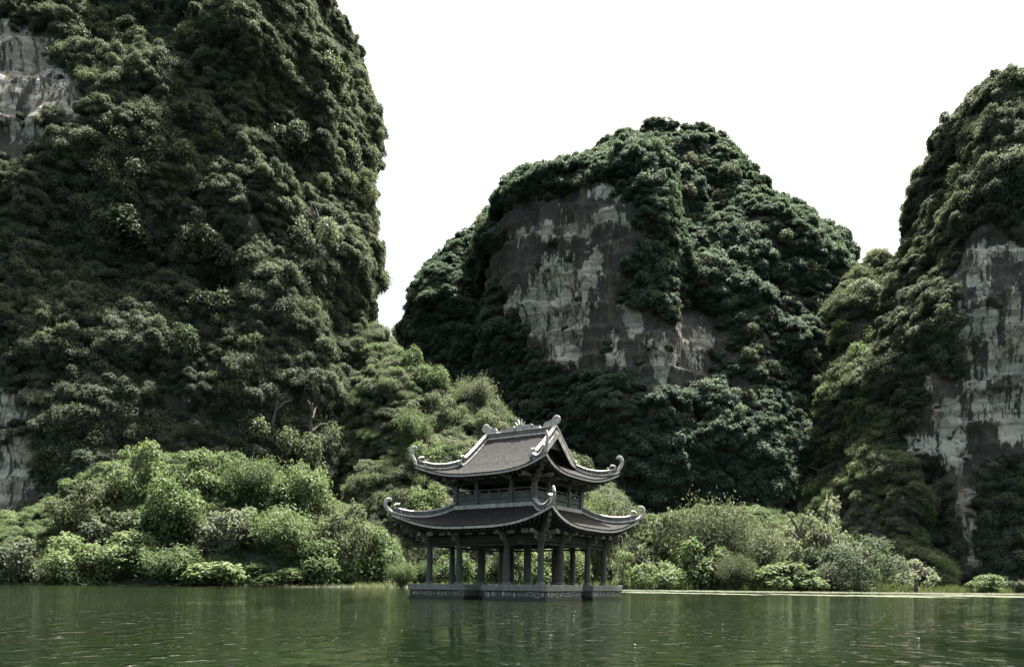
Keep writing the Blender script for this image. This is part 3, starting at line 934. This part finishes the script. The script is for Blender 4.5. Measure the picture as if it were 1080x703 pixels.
# beams over the columns
mb = MB()
for k in range(4):
    R = rot4(k)
    mb.box(R @ Vector((0, -CSP, 3.22)), (2 * CSP - .05, .2, .36), R)
    mb.box(R @ Vector((0, -CSP, 2.93)), (2 * CSP - .05, .12, .12), R)
    mb.box(R @ Vector((0, -CIN, 3.6)), (2 * CSP - .1, .18, .3), R)
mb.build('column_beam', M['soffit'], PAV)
mb = MB()
for k in range(4):
    R = rot4(k)
    for x in (-CSP, -CIN, CIN, CSP):
        mb.bar(R @ Vector((x, -CSP - .02, 3.30)), R @ Vector((x, -4.62, 3.56)), .16, .2)
        mb.bar(R @ Vector((x, -CSP - .02, 3.06)), R @ Vector((x, -4.2, 3.26)), .15, .16)
    for x in np.linspace(-3.1, 3.1, 8):
        mb.box(R @ Vector((x, -4.3, 3.56)), (.42, .1, .22), R)
mb.build('corbel', M['corbel'], PAV)['kind'] = 'stuff'
def corner_bracket(roof, z0, e0, e1, z1, seed):
    for k in range(4):
        R = rot4(k); r = random.Random(seed + k); mb = MB()
        for i in range(7):
            t = i / 6
            e = e0 + (e1 - e0) * t; z = z0 + (z1 - z0) * t ** 1.4
            s = .30 - .14 * t
            mb.box(R @ Vector((e + r.uniform(-.04, .04), -e + r.uniform(-.04, .04), z)), (s, s, s * 1.25),
                   Matrix.Rotation(r.uniform(0, 1.5), 3, 'Z') @ Matrix.Rotation(r.uniform(-.5, .5), 3, 'X'), .7)
        mb.bar(R @ Vector((e0 - .3, -e0 + .3, z0 + .12)), R @ Vector((e1, -e1, z1 + .12)), .17, .2)
        mb.build('corner_bracket', M['carved'], roof, bevel=.03)
corner_bracket(low_roof, 3.15, CSP + .1, 4.95, 4.25, 3)

# ---- upper storey
US = empty('upper_storey', (0, 0, 0)); US.parent = PAV
B = 2.6
mb = MB()
for k in range(4):
    R = rot4(k)
    mb.box(R @ Vector((-.06, -B - .02, 5.10)), (2 * B + .1, .24, .22), R)
mb.build('plinth_beam', M['trim'], US, bevel=.015)
pm = None
for k in range(4):
    R = rot4(k)
    for x, w in ((-B, .27), (-B * .44, .21), (B * .44, .21)):
        mb = MB(); mb.box((0, 0, 5.92), (w, w, 1.42))
        o = mb.build('post', M['paint'], US, bevel=.015); o.location = R @ Vector((x, -B, 0)); o.rotation_euler = (0, 0, k * math.pi / 2)
for k in range(4):
    R = rot4(k); mb = MB()
    for x0, x1 in ((-B + .14, -B * .44 - .11), (-B * .44 + .11, B * .44 - .11), (B * .44 + .11, B - .14)):
        xm, wd = (x0 + x1) / 2, x1 - x0
        mb.box(R @ Vector((xm, -B + .03, 5.35)), (wd - .01, .06, .28), R)
        mb.box(R @ Vector((xm, -B, 5.55)), (wd - .01, .13, .10), R)
        mb.box(R @ Vector((xm, -B + .02, 5.70)), (wd - .01, .05, .17), R)
        nb = 3 if wd > 1.5 else 1                        # slotted top band
        mb.box(R @ Vector((xm, -B, 5.815)), (wd - .01, .1, .06), R); mb.box(R @ Vector((xm, -B, 6.005)), (wd - .01, .1, .06), R)
        for q in range(nb + 1):
            mb.box(R @ Vector((x0 + .06 + (wd - .12) * q / nb, -B, 5.91)), (.12, .07, .13), R)
    mb.build('balustrade', M['paint'], US)
mb = MB()
for k in range(4):
    R = rot4(k)
    mb.box(R @ Vector((0, -B, 6.47)), (2 * B - .02, .18, .26), R)
    mb.box(R @ Vector((0, -B * .44, 6.2)), (2 * B - .3, .12, .5), R)
mb.box((0, 0, 6.9), (2 * B - .3, 2 * B - .3, .1))
mb.box((0, 0, 4.95), (2 * B - .3, 2 * B - .3, .12))
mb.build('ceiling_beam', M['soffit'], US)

# ---- upper tier: hipped skirt with a gabled ridge on top
GX, GY, GZ = 2.33, 2.35, 7.50
f_up = roof_fn(2.25, 3.93, 0.32, 7.62, 6.74, 0.68)
up_roof = roof_surface(f_up, 'upper_roof', parent=PAV)
roof_parts(up_roof, f_up, B, 6.52, 28, .12)
corner_bracket(up_roof, 6.45, B + .1, 4.0, 7.12, 30)
mb = MB()
for k in range(4):
    R = rot4(k)
    for x in (-B, -B * .44, B * .44, B):
        mb.bar(R @ Vector((x, -B - .05, 6.55)), R @ Vector((x, -3.75, 6.62)), .15, .17)
    for x in np.linspace(-2.2, 2.2, 6): mb.box(R @ Vector((x, -3.3, 6.60)), (.36, .1, .16), R)
    mb.lathe(R @ Vector((B + .12, -B - .12, 6.25)), [(.10, 0), (.15, .08), (.15, .22), (.10, .30)], 12)
mb.build('corbel', M['corbel'], up_roof)['kind'] = 'stuff'
# gabled slopes (tiled), continuing the concave line of the skirt
def gz(y):
    q = abs(y) / GY
    return GZ + 1.82 * (1 - q) ** 1.12 + .05
V, F, UVs = [], [], []
ny = 30
for i in range(ny + 1):
    y = -GY + 2 * GY * i / ny
    for x in (-GX - .12, 0, GX + .12):
        V.append((x, y, gz(y))); UVs.append((x, y * 1.3))
for i in range(ny):
    for j in range(2):
        a = i * 3 + j; F.append((a, a + 1, a + 4, a + 3))
me = bpy.data.meshes.new('gable_roof'); me.from_pydata(V, [], F); me.update()
uvl = me.uv_layers.new(name='UVMap'); li = np.empty(len(me.loops), np.int32); me.loops.foreach_get('vertex_index', li)
uvl.data.foreach_set('uv', np.array(UVs, np.float32)[li].ravel())
gable_roof = link_mesh('gable_roof', me, M['tile'], up_roof)
sm_ = gable_roof.modifiers.new('solid', 'SOLIDIFY'); sm_.thickness = .1; sm_.offset = -1
hipU = [f_up(s, 1.0) for s in (0.08, .3, .5, .7, .97)]
for k in range(4):
    hip_ridge(up_roof, hipU, k, 0.32, [(4.27, 7.62), (4.40, 7.92), (4.42, 8.16), (4.35, 8.36), (4.24, 8.36), (4.20, 8.26)], (3.86, 7.25), w=.09)
for sx in (-1, 1):
    for sy in (-1, 1):
        ys = np.linspace(0.02, GY, 10)
        mb = MB(); X = sx * (GX + .02)
        mb.sweep([(X, sy * y, gz(y) + .17) for y in ys], .085, .17, up=(0, 0, 1), square=True)
        g = mb.build('gable_ridge', M['stone'], up_roof)
        mb = MB()
        y1 = [(X, sy * y, gz(y) + .05) for y in ys]; e = y1[-1]
        mb.sweep(y1 + [(X, e[1] + sy * .16, e[2] - .06), (X, e[1] + sy * .28, e[2] + .02), (X, e[1] + sy * .30, e[2] + .14)], .13, .075, 10)
        y2 = [(X, sy * y, gz(y) + .36) for y in ys[:-1]]; e = y2[-1]
        mb.sweep(y2 + [(X, e[1] + sy * .12, e[2] - .07), (X, e[1] + sy * .26, e[2] - .06), (X, e[1] + sy * .32, e[2] + .04)], .125, .07, 10)
        mb.build('ridge_rail', M['trim'], up_roof, True)
        # barge board facing out under the gable slope
        mb = MB(); Xb = sx * (GX + .17)
        mb.sweep([(Xb, sy * y, gz(y) - .12) for y in np.linspace(0.0, GY + .02, 8)], .025, .16, square=True)
        mb.build('barge_board', M['trim'], up_roof)
    mb = MB(); Xg = sx * (GX - .16)
    mb.prism([(-.95, 8.45), (.95, 8.45), (0, 9.30)], (Xg, 0, 0), (0, 1, 0), (0, 0, 1), (1, 0, 0), .08)
    for t in (-.45, 0, .45): mb.box((Xg + sx * .05, t, 8.6 + .25 * (1 - abs(t))), (.06, .2, .2), Matrix.Rotation(.78, 3, 'X'))
    mb.build('gable_panel', M['paint'], up_roof)
    mb = MB()
    mb.prism([(-2.0, 7.55), (2.0, 7.55), (0, 9.1)], (sx * (GX - .75), 0, 0), (0, 1, 0), (0, 0, 1), (1, 0, 0), .06)
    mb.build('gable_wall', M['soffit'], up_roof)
# main ridge
mb = MB(); mb.box((0, 0, 9.52), (2 * GX - .02, .17, .34)); ridge = mb.build('main_ridge', M['stone'], up_roof)
mb = MB()
mb.sweep([(-GX - .05, 0, 9.36), (GX + .05, 0, 9.36)], .14, .09, 10)
mb.sweep([(-GX, 0, 9.70), (GX, 0, 9.70)], .12, .05, 10)
mb.build('ridge_rail', M['trim'], up_roof, True)
def blob_poly(c, pts): return [(c[0] + a, c[1] + b) for a, b in pts]
mb = MB()                                                 # flaming sun in the middle
fl = []
for i, a in enumerate(np.linspace(0, math.pi, 19)):
    rr = (.34 if i % 2 == 0 else .20) * (1 + .95 * math.sin(a) ** 3 * (1 if i % 2 == 0 else .55))
    fl.append((rr * math.cos(a) * 1.15, rr * math.sin(a)))
mb.prism(fl, (0, 0, 9.72), (1, 0, 0), (0, 0, 1), (0, 1, 0), .13)
mb.build('ridge_flame', M['trim'], up_roof)
for s in (-1, 1):
    mb = MB()                                             # cloud scroll beside the flame and at the ridge end
    prof = [(0, 0)] + [(.15 * i, .10 + .13 * abs(math.sin(i * 1.7)) + .22 * math.exp(-((i - 2.2) / 2) ** 2)) for i in range(8)] + [(1.08, 0)]
    mb.prism([(s * (a + .30), b * .75) for a, b in prof][::(1 if s > 0 else -1)], (0, 0, 9.72), (1, 0, 0), (0, 0, 1), (0, 1, 0), .11)
    prof = [(0, 0)] + [(.13 * i, .16 + .10 * abs(math.sin(i * 1.9)) + .035 * i) for i in range(7)] + [(.80, 0)]
    mb.prism([(s * (a + 1.58), b) for a, b in prof][::(1 if s > 0 else -1)], (0, 0, 9.72), (1, 0, 0), (0, 0, 1), (0, 1, 0), .11)
    mb.build('ridge_cloud', M['trim'], up_roof)
    mb = MB()                                             # looped dragon-tail finial
    cx, cz = s * (GX + .10), 10.06
    loop = [(s * (GX - .15), 9.75), (s * (GX + .02), 9.92)] + [(cx + s * (-.02) + .20 * math.cos(a), cz + .18 * math.sin(a)) for a in (np.linspace(-2.4, 3.4, 16) if s > 0 else np.linspace(-.75, -6.5, 16))]
    mb.sweep([(x, 0, z) for x, z in loop], [.085] * len(loop), [.06 - .02 * i / len(loop) for i in range(len(loop))], 8, up=(0, 1, 0))
    mb.box((cx, 0, cz), (.09, .08, .09), Matrix.Rotation(.7, 3, 'Y'))
    mb.build('ridge_finial', M['trim'], up_roof)
#@@/PAVILION@@
#@@PLANTS@@
# ------------------------------------------------------------------ trees and shrubs, each one a thing
def bvh_of(me):
    return BVHTree.FromPolygons([v.co.copy() for v in me.vertices], [tuple(p.vertices) for p in me.polygons])
BV = {k: bvh_of(m[1]) for k, m in dict(left=mt_left, mid=mt_mid, shoulder=mt_shoulder, saddle=mt_saddle, right=mt_right, talus=mt_talus, heap=mt_heap, bank=mt_bank).items()}
CAMP = Vector((0, 0, CAM_H))
def hit(px, py, only=None):
    d = (P(px, py, 100.0) - CAMP).normalized(); best = None
    for k, b in BV.items():
        if only and k not in only: continue
        h = b.ray_cast(CAMP, d)
        if h[0] is not None and (best is None or h[3] < best[3]): best = h
    return best

def trunk_mesh(seed, limbs=6, h=0.9, r0=0.07):
    r = random.Random(seed); mb = MB()
    p = [Vector((0, 0, -0.55)), Vector((r.uniform(-.03, .03), r.uniform(-.03, .03), 0.0)), Vector((r.uniform(-.1, .1), r.uniform(-.1, .1), h * .5)), Vector((r.uniform(-.15, .15), r.uniform(-.15, .15), h))]
    mb.sweep(p, [r0 * 1.3, r0, r0 * .7, r0 * .3], [r0 * 1.3, r0, r0 * .7, r0 * .3], 8)
    for i in range(limbs):
        a = r.uniform(0, 6.28); t = r.uniform(.15, .8); b = p[1].lerp(p[3], t)
        e = b + Vector((math.cos(a), math.sin(a), r.uniform(.3, .9))) * r.uniform(.4, .65)
        m_ = b.lerp(e, .5) + Vector((0, 0, .05))
        mb.sweep([b, m_, e], [r0 * .5, r0 * .35, r0 * .12], [r0 * .5, r0 * .35, r0 * .12], 6)
    return mb
KINDS = {}
def kind(key, meshes, mat, zspan, trunks=True):
    KINDS[key] = (meshes, mat, zspan)
    for m_ in meshes: m_.materials.append(mat)
kind('bush', [crown_mesh('crown', 400 + i, 16 + 2 * i, 420, 0.088, lobe=(.2, .42), spread=.68) for i in range(4)], M['leaf_shore'], 1.25)
kind('dark', [crown_mesh('crown', 420 + i, 16 + 2 * i, 420, 0.09, lobe=(.2, .42), spread=.68) for i in range(3)], M['leaf'], 1.25)
kind('round', [crown_mesh('crown', 440, 34, 420, 0.055, lobe=(.2, .32), spread=.74, up=.8)], M['leaf'], 1.25)
kind('broad', [crown_mesh('crown', 450 + i, 20, 270, 0.115, lobe=(.22, .4), spread=.68, up=.9) for i in range(2)], M['leaf_shore'], 1.25)
kind('pale', [crown_mesh('crown', 460, 13, 200, 0.10, lobe=(.18, .34), spread=.72)], M['leaf_pale'], 1.25)
kind('grey', [crown_mesh('crown', 465 + i, 10, 560, 0.08, lobe=(.24, .42), spread=.74) for i in range(2)], M['leaf_bamboo'], 1.25)
kind('cone', [crown_mesh('crown', 470, 16, 260, 0.10, lobe=(.2, .34), spread=.6, flat=1.3)], M['leaf_shore'], 2.0)
kind('bamboo', [plume_mesh('crown', 480 + i, 90, 190, 0.075, 1.25, 0.95) for i in range(3)], M['leaf_bamboo'], 1.2)
kind('plume', [plume_mesh('crown', 490 + i, 60, 170, 0.09, 1.25, 0.8) for i in range(2)], M['leaf_shore'], 1.2)
TRUNKS = []
for i in range(3):
    me = bpy.data.meshes.new('trunk'); b_ = trunk_mesh(20 + i); me.from_pydata(b_.v, [], b_.f); me.update(); me.materials.append(M['bark']); TRUNKS.append(me)
trn = random.Random(99)
def plant(px, top, bot, width, knd, label, cat='shrub', name='shrub', group=None, depth=None, only=None, sink=0.0):
    """a trunk and a crown standing where the slope is met under pixel (px, bot)"""
    if depth is None:
        h = hit(px, bot, only)
        if h is None: return None
        base, dd = h[0], h[0].y
    else:
        base, dd = P(px, bot, depth), depth
    ms, mat, zs = KINDS[knd]
    w = width / 2 * dd / FOC; hg = max((bot - top), 6) * dd / FOC
    root = empty(name, base)
    tag(root, label, cat, group)
    cr = bpy.data.objects.new('crown', trn.choice(ms)); COL.objects.link(cr); cr.parent = root
    cr.scale = (w * 1.02, w * 1.02, hg / zs); cr.rotation_euler = (0, 0, trn.uniform(0, 6.28))
    cr.location = (0, 0, -sink * hg)
    tk = bpy.data.objects.new('trunk', trn.choice(TRUNKS)); COL.objects.link(tk); tk.parent = root
    tk.scale = (w, w, hg * .75); tk.rotation_euler = (0, 0, trn.uniform(0, 6.28))
    return root

# bank below the left cliff (photo pixels: x, top, bottom, width)
G1 = 'bushes on the bank below the left cliff'
for a in [
    (146, 455, 530, 70, 'bush', 'tallest light green bush standing up at the top left of the bushy bank'),
    (92, 498, 560, 80, 'grey', 'wide feathery bush leaning left beside the bare rock at the bank'),
    (215, 466, 525, 70, 'bush', 'domed pale topped bush on the crest of the bushy bank, left of its middle'),
    (268, 480, 535, 72, 'plume', 'plume like bush on the crest of the bushy bank against the dark cliff'),
    (320, 482, 550, 66, 'bush', 'rounded bush high on the right half of the bushy bank'),
    (180, 500, 565, 84, 'bush', 'broad fresh green bush in the middle of the bushy bank below the tallest bush'),
    (244, 520, 580, 84, 'dark', 'large bush with a dark hollow in the centre of the bushy bank'),
    (300, 532, 592, 92, 'plume', 'soft pale green bush halfway down the right of the bushy bank'),
    (358, 515, 590, 74, 'grey', 'sloping bush near the right shoulder of the bushy bank'),
    (393, 548, 618, 84, 'bush', 'big rounded bush at the right end of the bushy bank, left of the pavilion'),
    (338, 562, 619, 84, 'bush', 'dense bush at the waterline left of the big rounded end bush'),
    (30, 552, 619, 76, 'dark', 'dark shaded bush under the bare rock at the far left waterline'),
    (84, 560, 619, 80, 'bush', 'mottled bush at the waterline, second from the left edge'),
    (135, 556, 602, 84, 'bush', 'leafy bush low on the left of the bushy bank'),
    (178, 574, 619, 92, 'plume', 'low yellowish green bush at the waterline below the middle of the bushy bank'),
    (232, 580, 619, 92, 'broad', 'low bush of broad bright leaves at the waterline'),
    (285, 588, 619, 80, 'broad', 'low spreading bush with bright leaves at the waterline, right of centre of the bank'),
    (424, 590, 619, 36, 'plume', 'small pale bush touching the water beside the pavilion platform'),
    (4, 566, 619, 50, 'dark', 'dark bush cut by the left edge of the view at the waterline'),
    (120, 522, 575, 70, 'dark', 'shaded bush behind the front row on the left of the bushy bank')]:
    plant(*a, group=G1, only=('heap',)) or plant(*a, group=G1, depth=134)
# right hand shore
G2 = 'trees and shrubs along the right hand shore'
for a, dp, cat, nm in [
    ((905, 550, 618, 96, 'round', 'round dense dark green tree standing alone on the right hand shore'), 152, 'tree', 'round_tree'),
    ((966, 582, 615, 50, 'pale', 'small pale grey leaved shrub just right of the round tree'), 150, 'shrub', 'shrub'),
    ((830, 586, 619, 92, 'broad', 'low spreading shrub with broad leaves at the waterline left of the round tree'), 151, 'shrub', 'shrub'),
    ((752, 511, 606, 88, 'bamboo', 'tallest brownish bamboo clump right of the pavilion, tips arching over'), 168, 'bamboo', 'bamboo_clump'),
    ((692, 518, 606, 80, 'grey', 'grey green tree close to the right roof tip of the pavilion'), 170, 'tree', 'tree'),
    ((738, 548, 612, 74, 'broad', 'broad leaved dark tree in front of the tall bamboo clump'), 160, 'tree', 'tree'),
    ((796, 540, 612, 70, 'bamboo', 'second bamboo clump with drooping pale foliage, right of the tallest one'), 163, 'bamboo', 'bamboo_clump'),
    ((842, 520, 600, 72, 'grey', 'leafy grey green tree behind the second bamboo clump'), 175, 'tree', 'tree'),
    ((868, 505, 590, 66, 'pale', 'tall silvery tree against the dark cliff above the round tree'), 182, 'tree', 'tree'),
    ((872, 540, 612, 60, 'dark', 'dark bushy tree directly left of the round tree'), 160, 'tree', 'tree'),
    ((658, 565, 617, 34, 'cone', 'small conical light green tree beside the right end of the pavilion'), 153, 'tree', 'conical_tree'),
    ((690, 578, 617, 64, 'bush', 'light green bush above the reeds, right of the conical tree'), 156, 'shrub', 'shrub'),
    ((776, 578, 619, 46, 'bamboo', 'grassy clump leaning left over the water below the bamboo'), 150, 'shrub', 'grass_clump'),
    ((1040, 602, 621, 44, 'bush', 'low weedy shrub in the reeds near the right edge'), 152, 'shrub', 'shrub'),
    ((1075, 604, 621, 30, 'dark', 'small dark shrub in the reeds at the right edge'), 153, 'shrub', 'shrub'),
    ((626, 512, 606, 62, 'plume', 'yellow green tree showing between the two right roof tips of the pavilion'), 172, 'tree', 'tree'),
    ((655, 508, 600, 40, 'pale', 'slender pale tree just above the lower right roof tip'), 174, 'tree', 'tree'),
    ((590, 560, 617, 70, 'bush', 'bush seen between the columns on the right half of the pavilion'), 160, 'shrub', 'shrub'),
    ((530, 560, 616, 70, 'bush', 'bush seen between the middle columns of the pavilion'), 158, 'shrub', 'shrub'),
    ((478, 565, 616, 60, 'bush', 'bush seen between the left columns of the pavilion'), 154, 'shrub', 'shrub'),
    ((448, 585, 618, 36, 'plume', 'small bush behind the left end of the pavilion platform'), 150, 'shrub', 'shrub')]:
    plant(*a, cat=cat, name=nm, group=G2, depth=dp, sink=.1)
# slope behind the pavilion
G3 = 'trees on the slope behind the pavilion'
for a in [
    (436, 430, 480, 46, 'plume', 'yellow green drooping tree left of the upper left roof tip'),
    (452, 505, 560, 50, 'bush', 'fresh green tree right above the lower left roof of the pavilion'),
    (425, 500, 560, 40, 'dark', 'dark tree behind the lower left roof tip'),
    (500, 395, 440, 50, 'bamboo', 'pale feathery bamboo on the crest of the sunlit slope'),
    (470, 405, 450, 44, 'grey', 'grey leaved tree on the sunlit slope left of the pale bamboo'),
    (522, 425, 465, 40, 'grey', 'grey leaved tree on the slope right behind the roof ridge'),
    (455, 375, 412, 40, 'bush', 'rounded bush high on the crest of the sunlit slope'),
    (430, 355, 395, 36, 'bush', 'topmost bush where the sunlit slope meets the left cliff'),
    (548, 440, 480, 40, 'dark', 'dark green tree on the slope under the right end of the roof ridge'),
    (450, 452, 498, 44, 'bush', 'mid green bush between the slope and the upper left roof tip')]:
    plant(*a, cat='tree', name='tree', group=G3, only=('talus',))
# trees clinging to the cliffs
for a in [
    (264, 238, 284, 46, 'dark', 'rounded bush standing out on the left cliff, above its sunlit right part'),
    (146, 190, 250, 88, 'dark', 'wide leafy tree on the left cliff below the bare rock'),
    (214, 205, 262, 60, 'dark', 'steep leafy tree in the middle of the left cliff'),
    (235, 285, 335, 70, 'dark', 'grey lit tree in the middle of the left cliff, lower than the rounded bush'),
    (180, 120, 170, 60, 'dark', 'leafy tree on the left cliff right of the bare rock'),
    (130, 140, 190, 60, 'dark', 'dark leafy tree directly below the bare rock of the left cliff'),
    (290, 400, 470, 74, 'grey', 'tall pale lit tree low on the left cliff above the bushy bank'),
    (330, 400, 480, 70, 'grey', 'pale lit tree low on the left cliff, right of a similar one'),
    (380, 110, 175, 44, 'dark', 'tree overhanging the sky from the upper right edge of the left cliff'),
    (396, 225, 270, 26, 'dark', 'small tree jutting over the sky halfway down the left cliff edge'),
    (345, 40, 90, 60, 'dark', 'leafy tree near the top right edge of the left cliff'),
    (300, 95, 150, 64, 'dark', 'broad tree high on the left cliff near its right edge'),
    (335, 200, 255, 56, 'dark', 'leafy tree on the left cliff above a small bare rock'),
    (200, 330, 375, 66, 'dark', 'shaded tree on the left cliff above the dark hollow'),
    (385, 345, 410, 44, 'grey', 'lit tree on the right edge of the left cliff just above the sunlit slope')]:
    plant(*a, cat='tree', name='cliff_tree', group='trees clinging to the left cliff', only=('left',), sink=.25)
def random_trees(key, n, box, sizes, kinds, label, group, seed):
    r = random.Random(seed); c = 0; tries = 0
    src = dict(left=mt_left, mid=mt_mid, right=mt_right, saddle=mt_saddle, shoulder=mt_shoulder)[key]
    pts = []
    while c < n and tries < n * 30:
        tries += 1
        x, y = r.uniform(box[0], box[2]), r.uniform(box[1], box[3])
        h = hit(x, y)
        hk = hit(x, y, (key,))
        if h is None or hk is None or abs(h[3] - hk[3]) > .5: continue
        h = hk
        if src[2][min(src[1].polygons[h[2]].vertices, key=lambda i: (src[1].vertices[i].co - h[0]).length)] > .3: continue
        if any(math.hypot(x - a, y - b) < s * .6 for a, b, s in pts): continue
        s = r.uniform(*sizes); pts.append((x, y, s))
        plant(x, y - s * .75, y, s, r.choice(kinds), label, 'tree', 'cliff_tree', group, None, (key,), .25); c += 1
random_trees('left', 60, (60, 20, 400, 460), (30, 52), ('dark', 'dark', 'grey'), 'one of many leafy dark green trees clinging to the sheer left cliff', 'smaller trees clinging to the left cliff', 1)
random_trees('mid', 80, (500, 158, 900, 520), (22, 38), ('dark',), 'one of many deep green tree crowns on the domed middle mountain', 'tree crowns on the domed mountain', 2)
random_trees('right', 40, (905, 90, 1075, 520), (22, 40), ('dark',), 'one of many olive green trees on the pointed right hand mountain', 'trees on the right hand mountain', 3)
random_trees('saddle', 30, (830, 275, 930, 540), (24, 42), ('grey', 'grey', 'bush'), 'one of the sunlit grey green trees on the hill in the right hand gap', 'trees on the hill in the gap', 4)

# reeds at the water's edge
def reeds(name, n, x0, x1, y0, y1, h, label, seed, mat='reed'):
    r = np.random.default_rng(seed)
    x = r.uniform(x0, x1, n); 
    tuft = np.round(x / 1.3) * 1.3
    x = x * .6 + tuft * .4 + r.normal(size=n) * .15
    y = np.interp(x, [-300, -60, -25, 5, 30, 300], [126, 130, 132, 150, 158, 160]) + y0 + (y1 - y0) * r.uniform(0, 1, n) + 3.0 * fbm(np.stack([x, 0 * x, 0 * x], -1) / 18.0, 3, 5)
    hh = r.uniform(*h, n) * (0.75 + .5 * (fbm(np.stack([x, y, 0 * x], -1) / 5.0, 2, seed) + .3))
    a = r.uniform(0, 2 * np.pi, n); w = .035; ln = r.uniform(.05, .45, n)
    b = np.stack([x, y, np.full(n, -.1)], -1); dx = np.stack([np.cos(a) * w, np.sin(a) * w, 0 * a], -1)
    le = np.stack([np.cos(a * 1.7) * ln, np.sin(a * 1.7) * ln, 0 * a], -1)
    up = np.stack([0 * hh, 0 * hh, hh], -1)
    V = np.stack([b - dx, b + dx, b + dx * .8 + up * .6 + le * .3, b - dx * .8 + up * .6 + le * .3, b + up + le + dx * .1, b + up + le - dx * .1], 1).reshape(-1, 3)
    i = np.arange(n)[:, None] * 6
    Q = np.concatenate([i + np.array([[0, 1, 2, 3]]), i + np.array([[3, 2, 4, 5]])])
    o = link_mesh(name, np_mesh(name, V, Q), M[mat]); tag(o, label, 'reeds', kind='stuff')
reeds('reeds', 9000, 14, 125, -3.5, 2.0, (.9, 2.3), 'band of green reeds along the right hand waterline', 3)
reeds('reeds', 2600, -28, 14, -1.0, 3.0, (.5, 1.4), 'thin grass at the water behind the pavilion', 4)

reeds('bank_grass', 5000, -125, -20, -0.9, 2.2, (.2, .8), 'grass and creepers hanging to the waterline under the left bank', 5, 'leaf')
# floating weed mats
def weed(name, n, fn, label, seed):
    r = np.random.default_rng(seed); V, F = [], []
    for _ in range(n):
        x, y = fn(r)
        R = r.uniform(.12, .62); k = 7; o = len(V); e = r.uniform(.5, 1)
        z = r.uniform(.012, .03)
        for q in range(k):
            t = 2 * math.pi * q / k; rr = R * r.uniform(.7, 1.15)
            V.append((x + rr * math.cos(t), y + rr * e * math.sin(t), z))
        F.append(tuple(range(o, o + k)))
    me = bpy.data.meshes.new(name); me.from_pydata(V, [], F); me.update()
    o = link_mesh(name, me, M['weed']); tag(o, label, 'water weed', kind='stuff')
weed('floating_weed', 12000, lambda r: (r.uniform(12, 115), 151 - 46 * r.beta(1.0, 1.1)), 'pale green floating weed in front of the reeds', 1)
def strip_b(r):
    while True:
        x = r.uniform(11, 78)
        if math.sin(x * .9) + math.sin(x * .37 + 1) + r.normal() * .5 > -.5: break
    return x, 80 + 0.05 * x + r.normal() * (2.4 + .04 * x) + 6 * math.sin(x * .13) + 2.5 * math.sin(x * .47)
weed('floating_weed', 5200, strip_b, 'thin pale strip of floating weed nearer to the viewer at the right', 2)
weed('floating_weed', 120, lambda r: (r.uniform(-75, -10), 128 - abs(r.normal()) * 3), 'thin line of floating weed under the left bank', 3)
r_ = np.random.default_rng(77); V, F = [], []
for _ in range(45):
    y = 9 + 60 * r_.uniform() ** 1.5; x = r_.uniform(-.3, .68) * y; s = r_.uniform(.015, .04); a = r_.uniform(0, 6.28); o = len(V)
    for q in range(6):
        t = q * math.pi / 3; V.append((x + s * math.cos(t) * math.cos(a) - .5 * s * math.sin(t) * math.sin(a), y + s * math.cos(t) * math.sin(a) + .5 * s * math.sin(t) * math.cos(a), .012 + .01 * (q % 2)))
    F.append(tuple(range(o, o + 6)))
me = bpy.data.meshes.new('fallen_leaves'); me.from_pydata(V, [], F); me.update()
o = link_mesh('fallen_leaves', me, M['weed']); tag(o, 'scattered fallen leaves floating on the lake', 'leaves', kind='stuff')
#@@/PLANTS@@
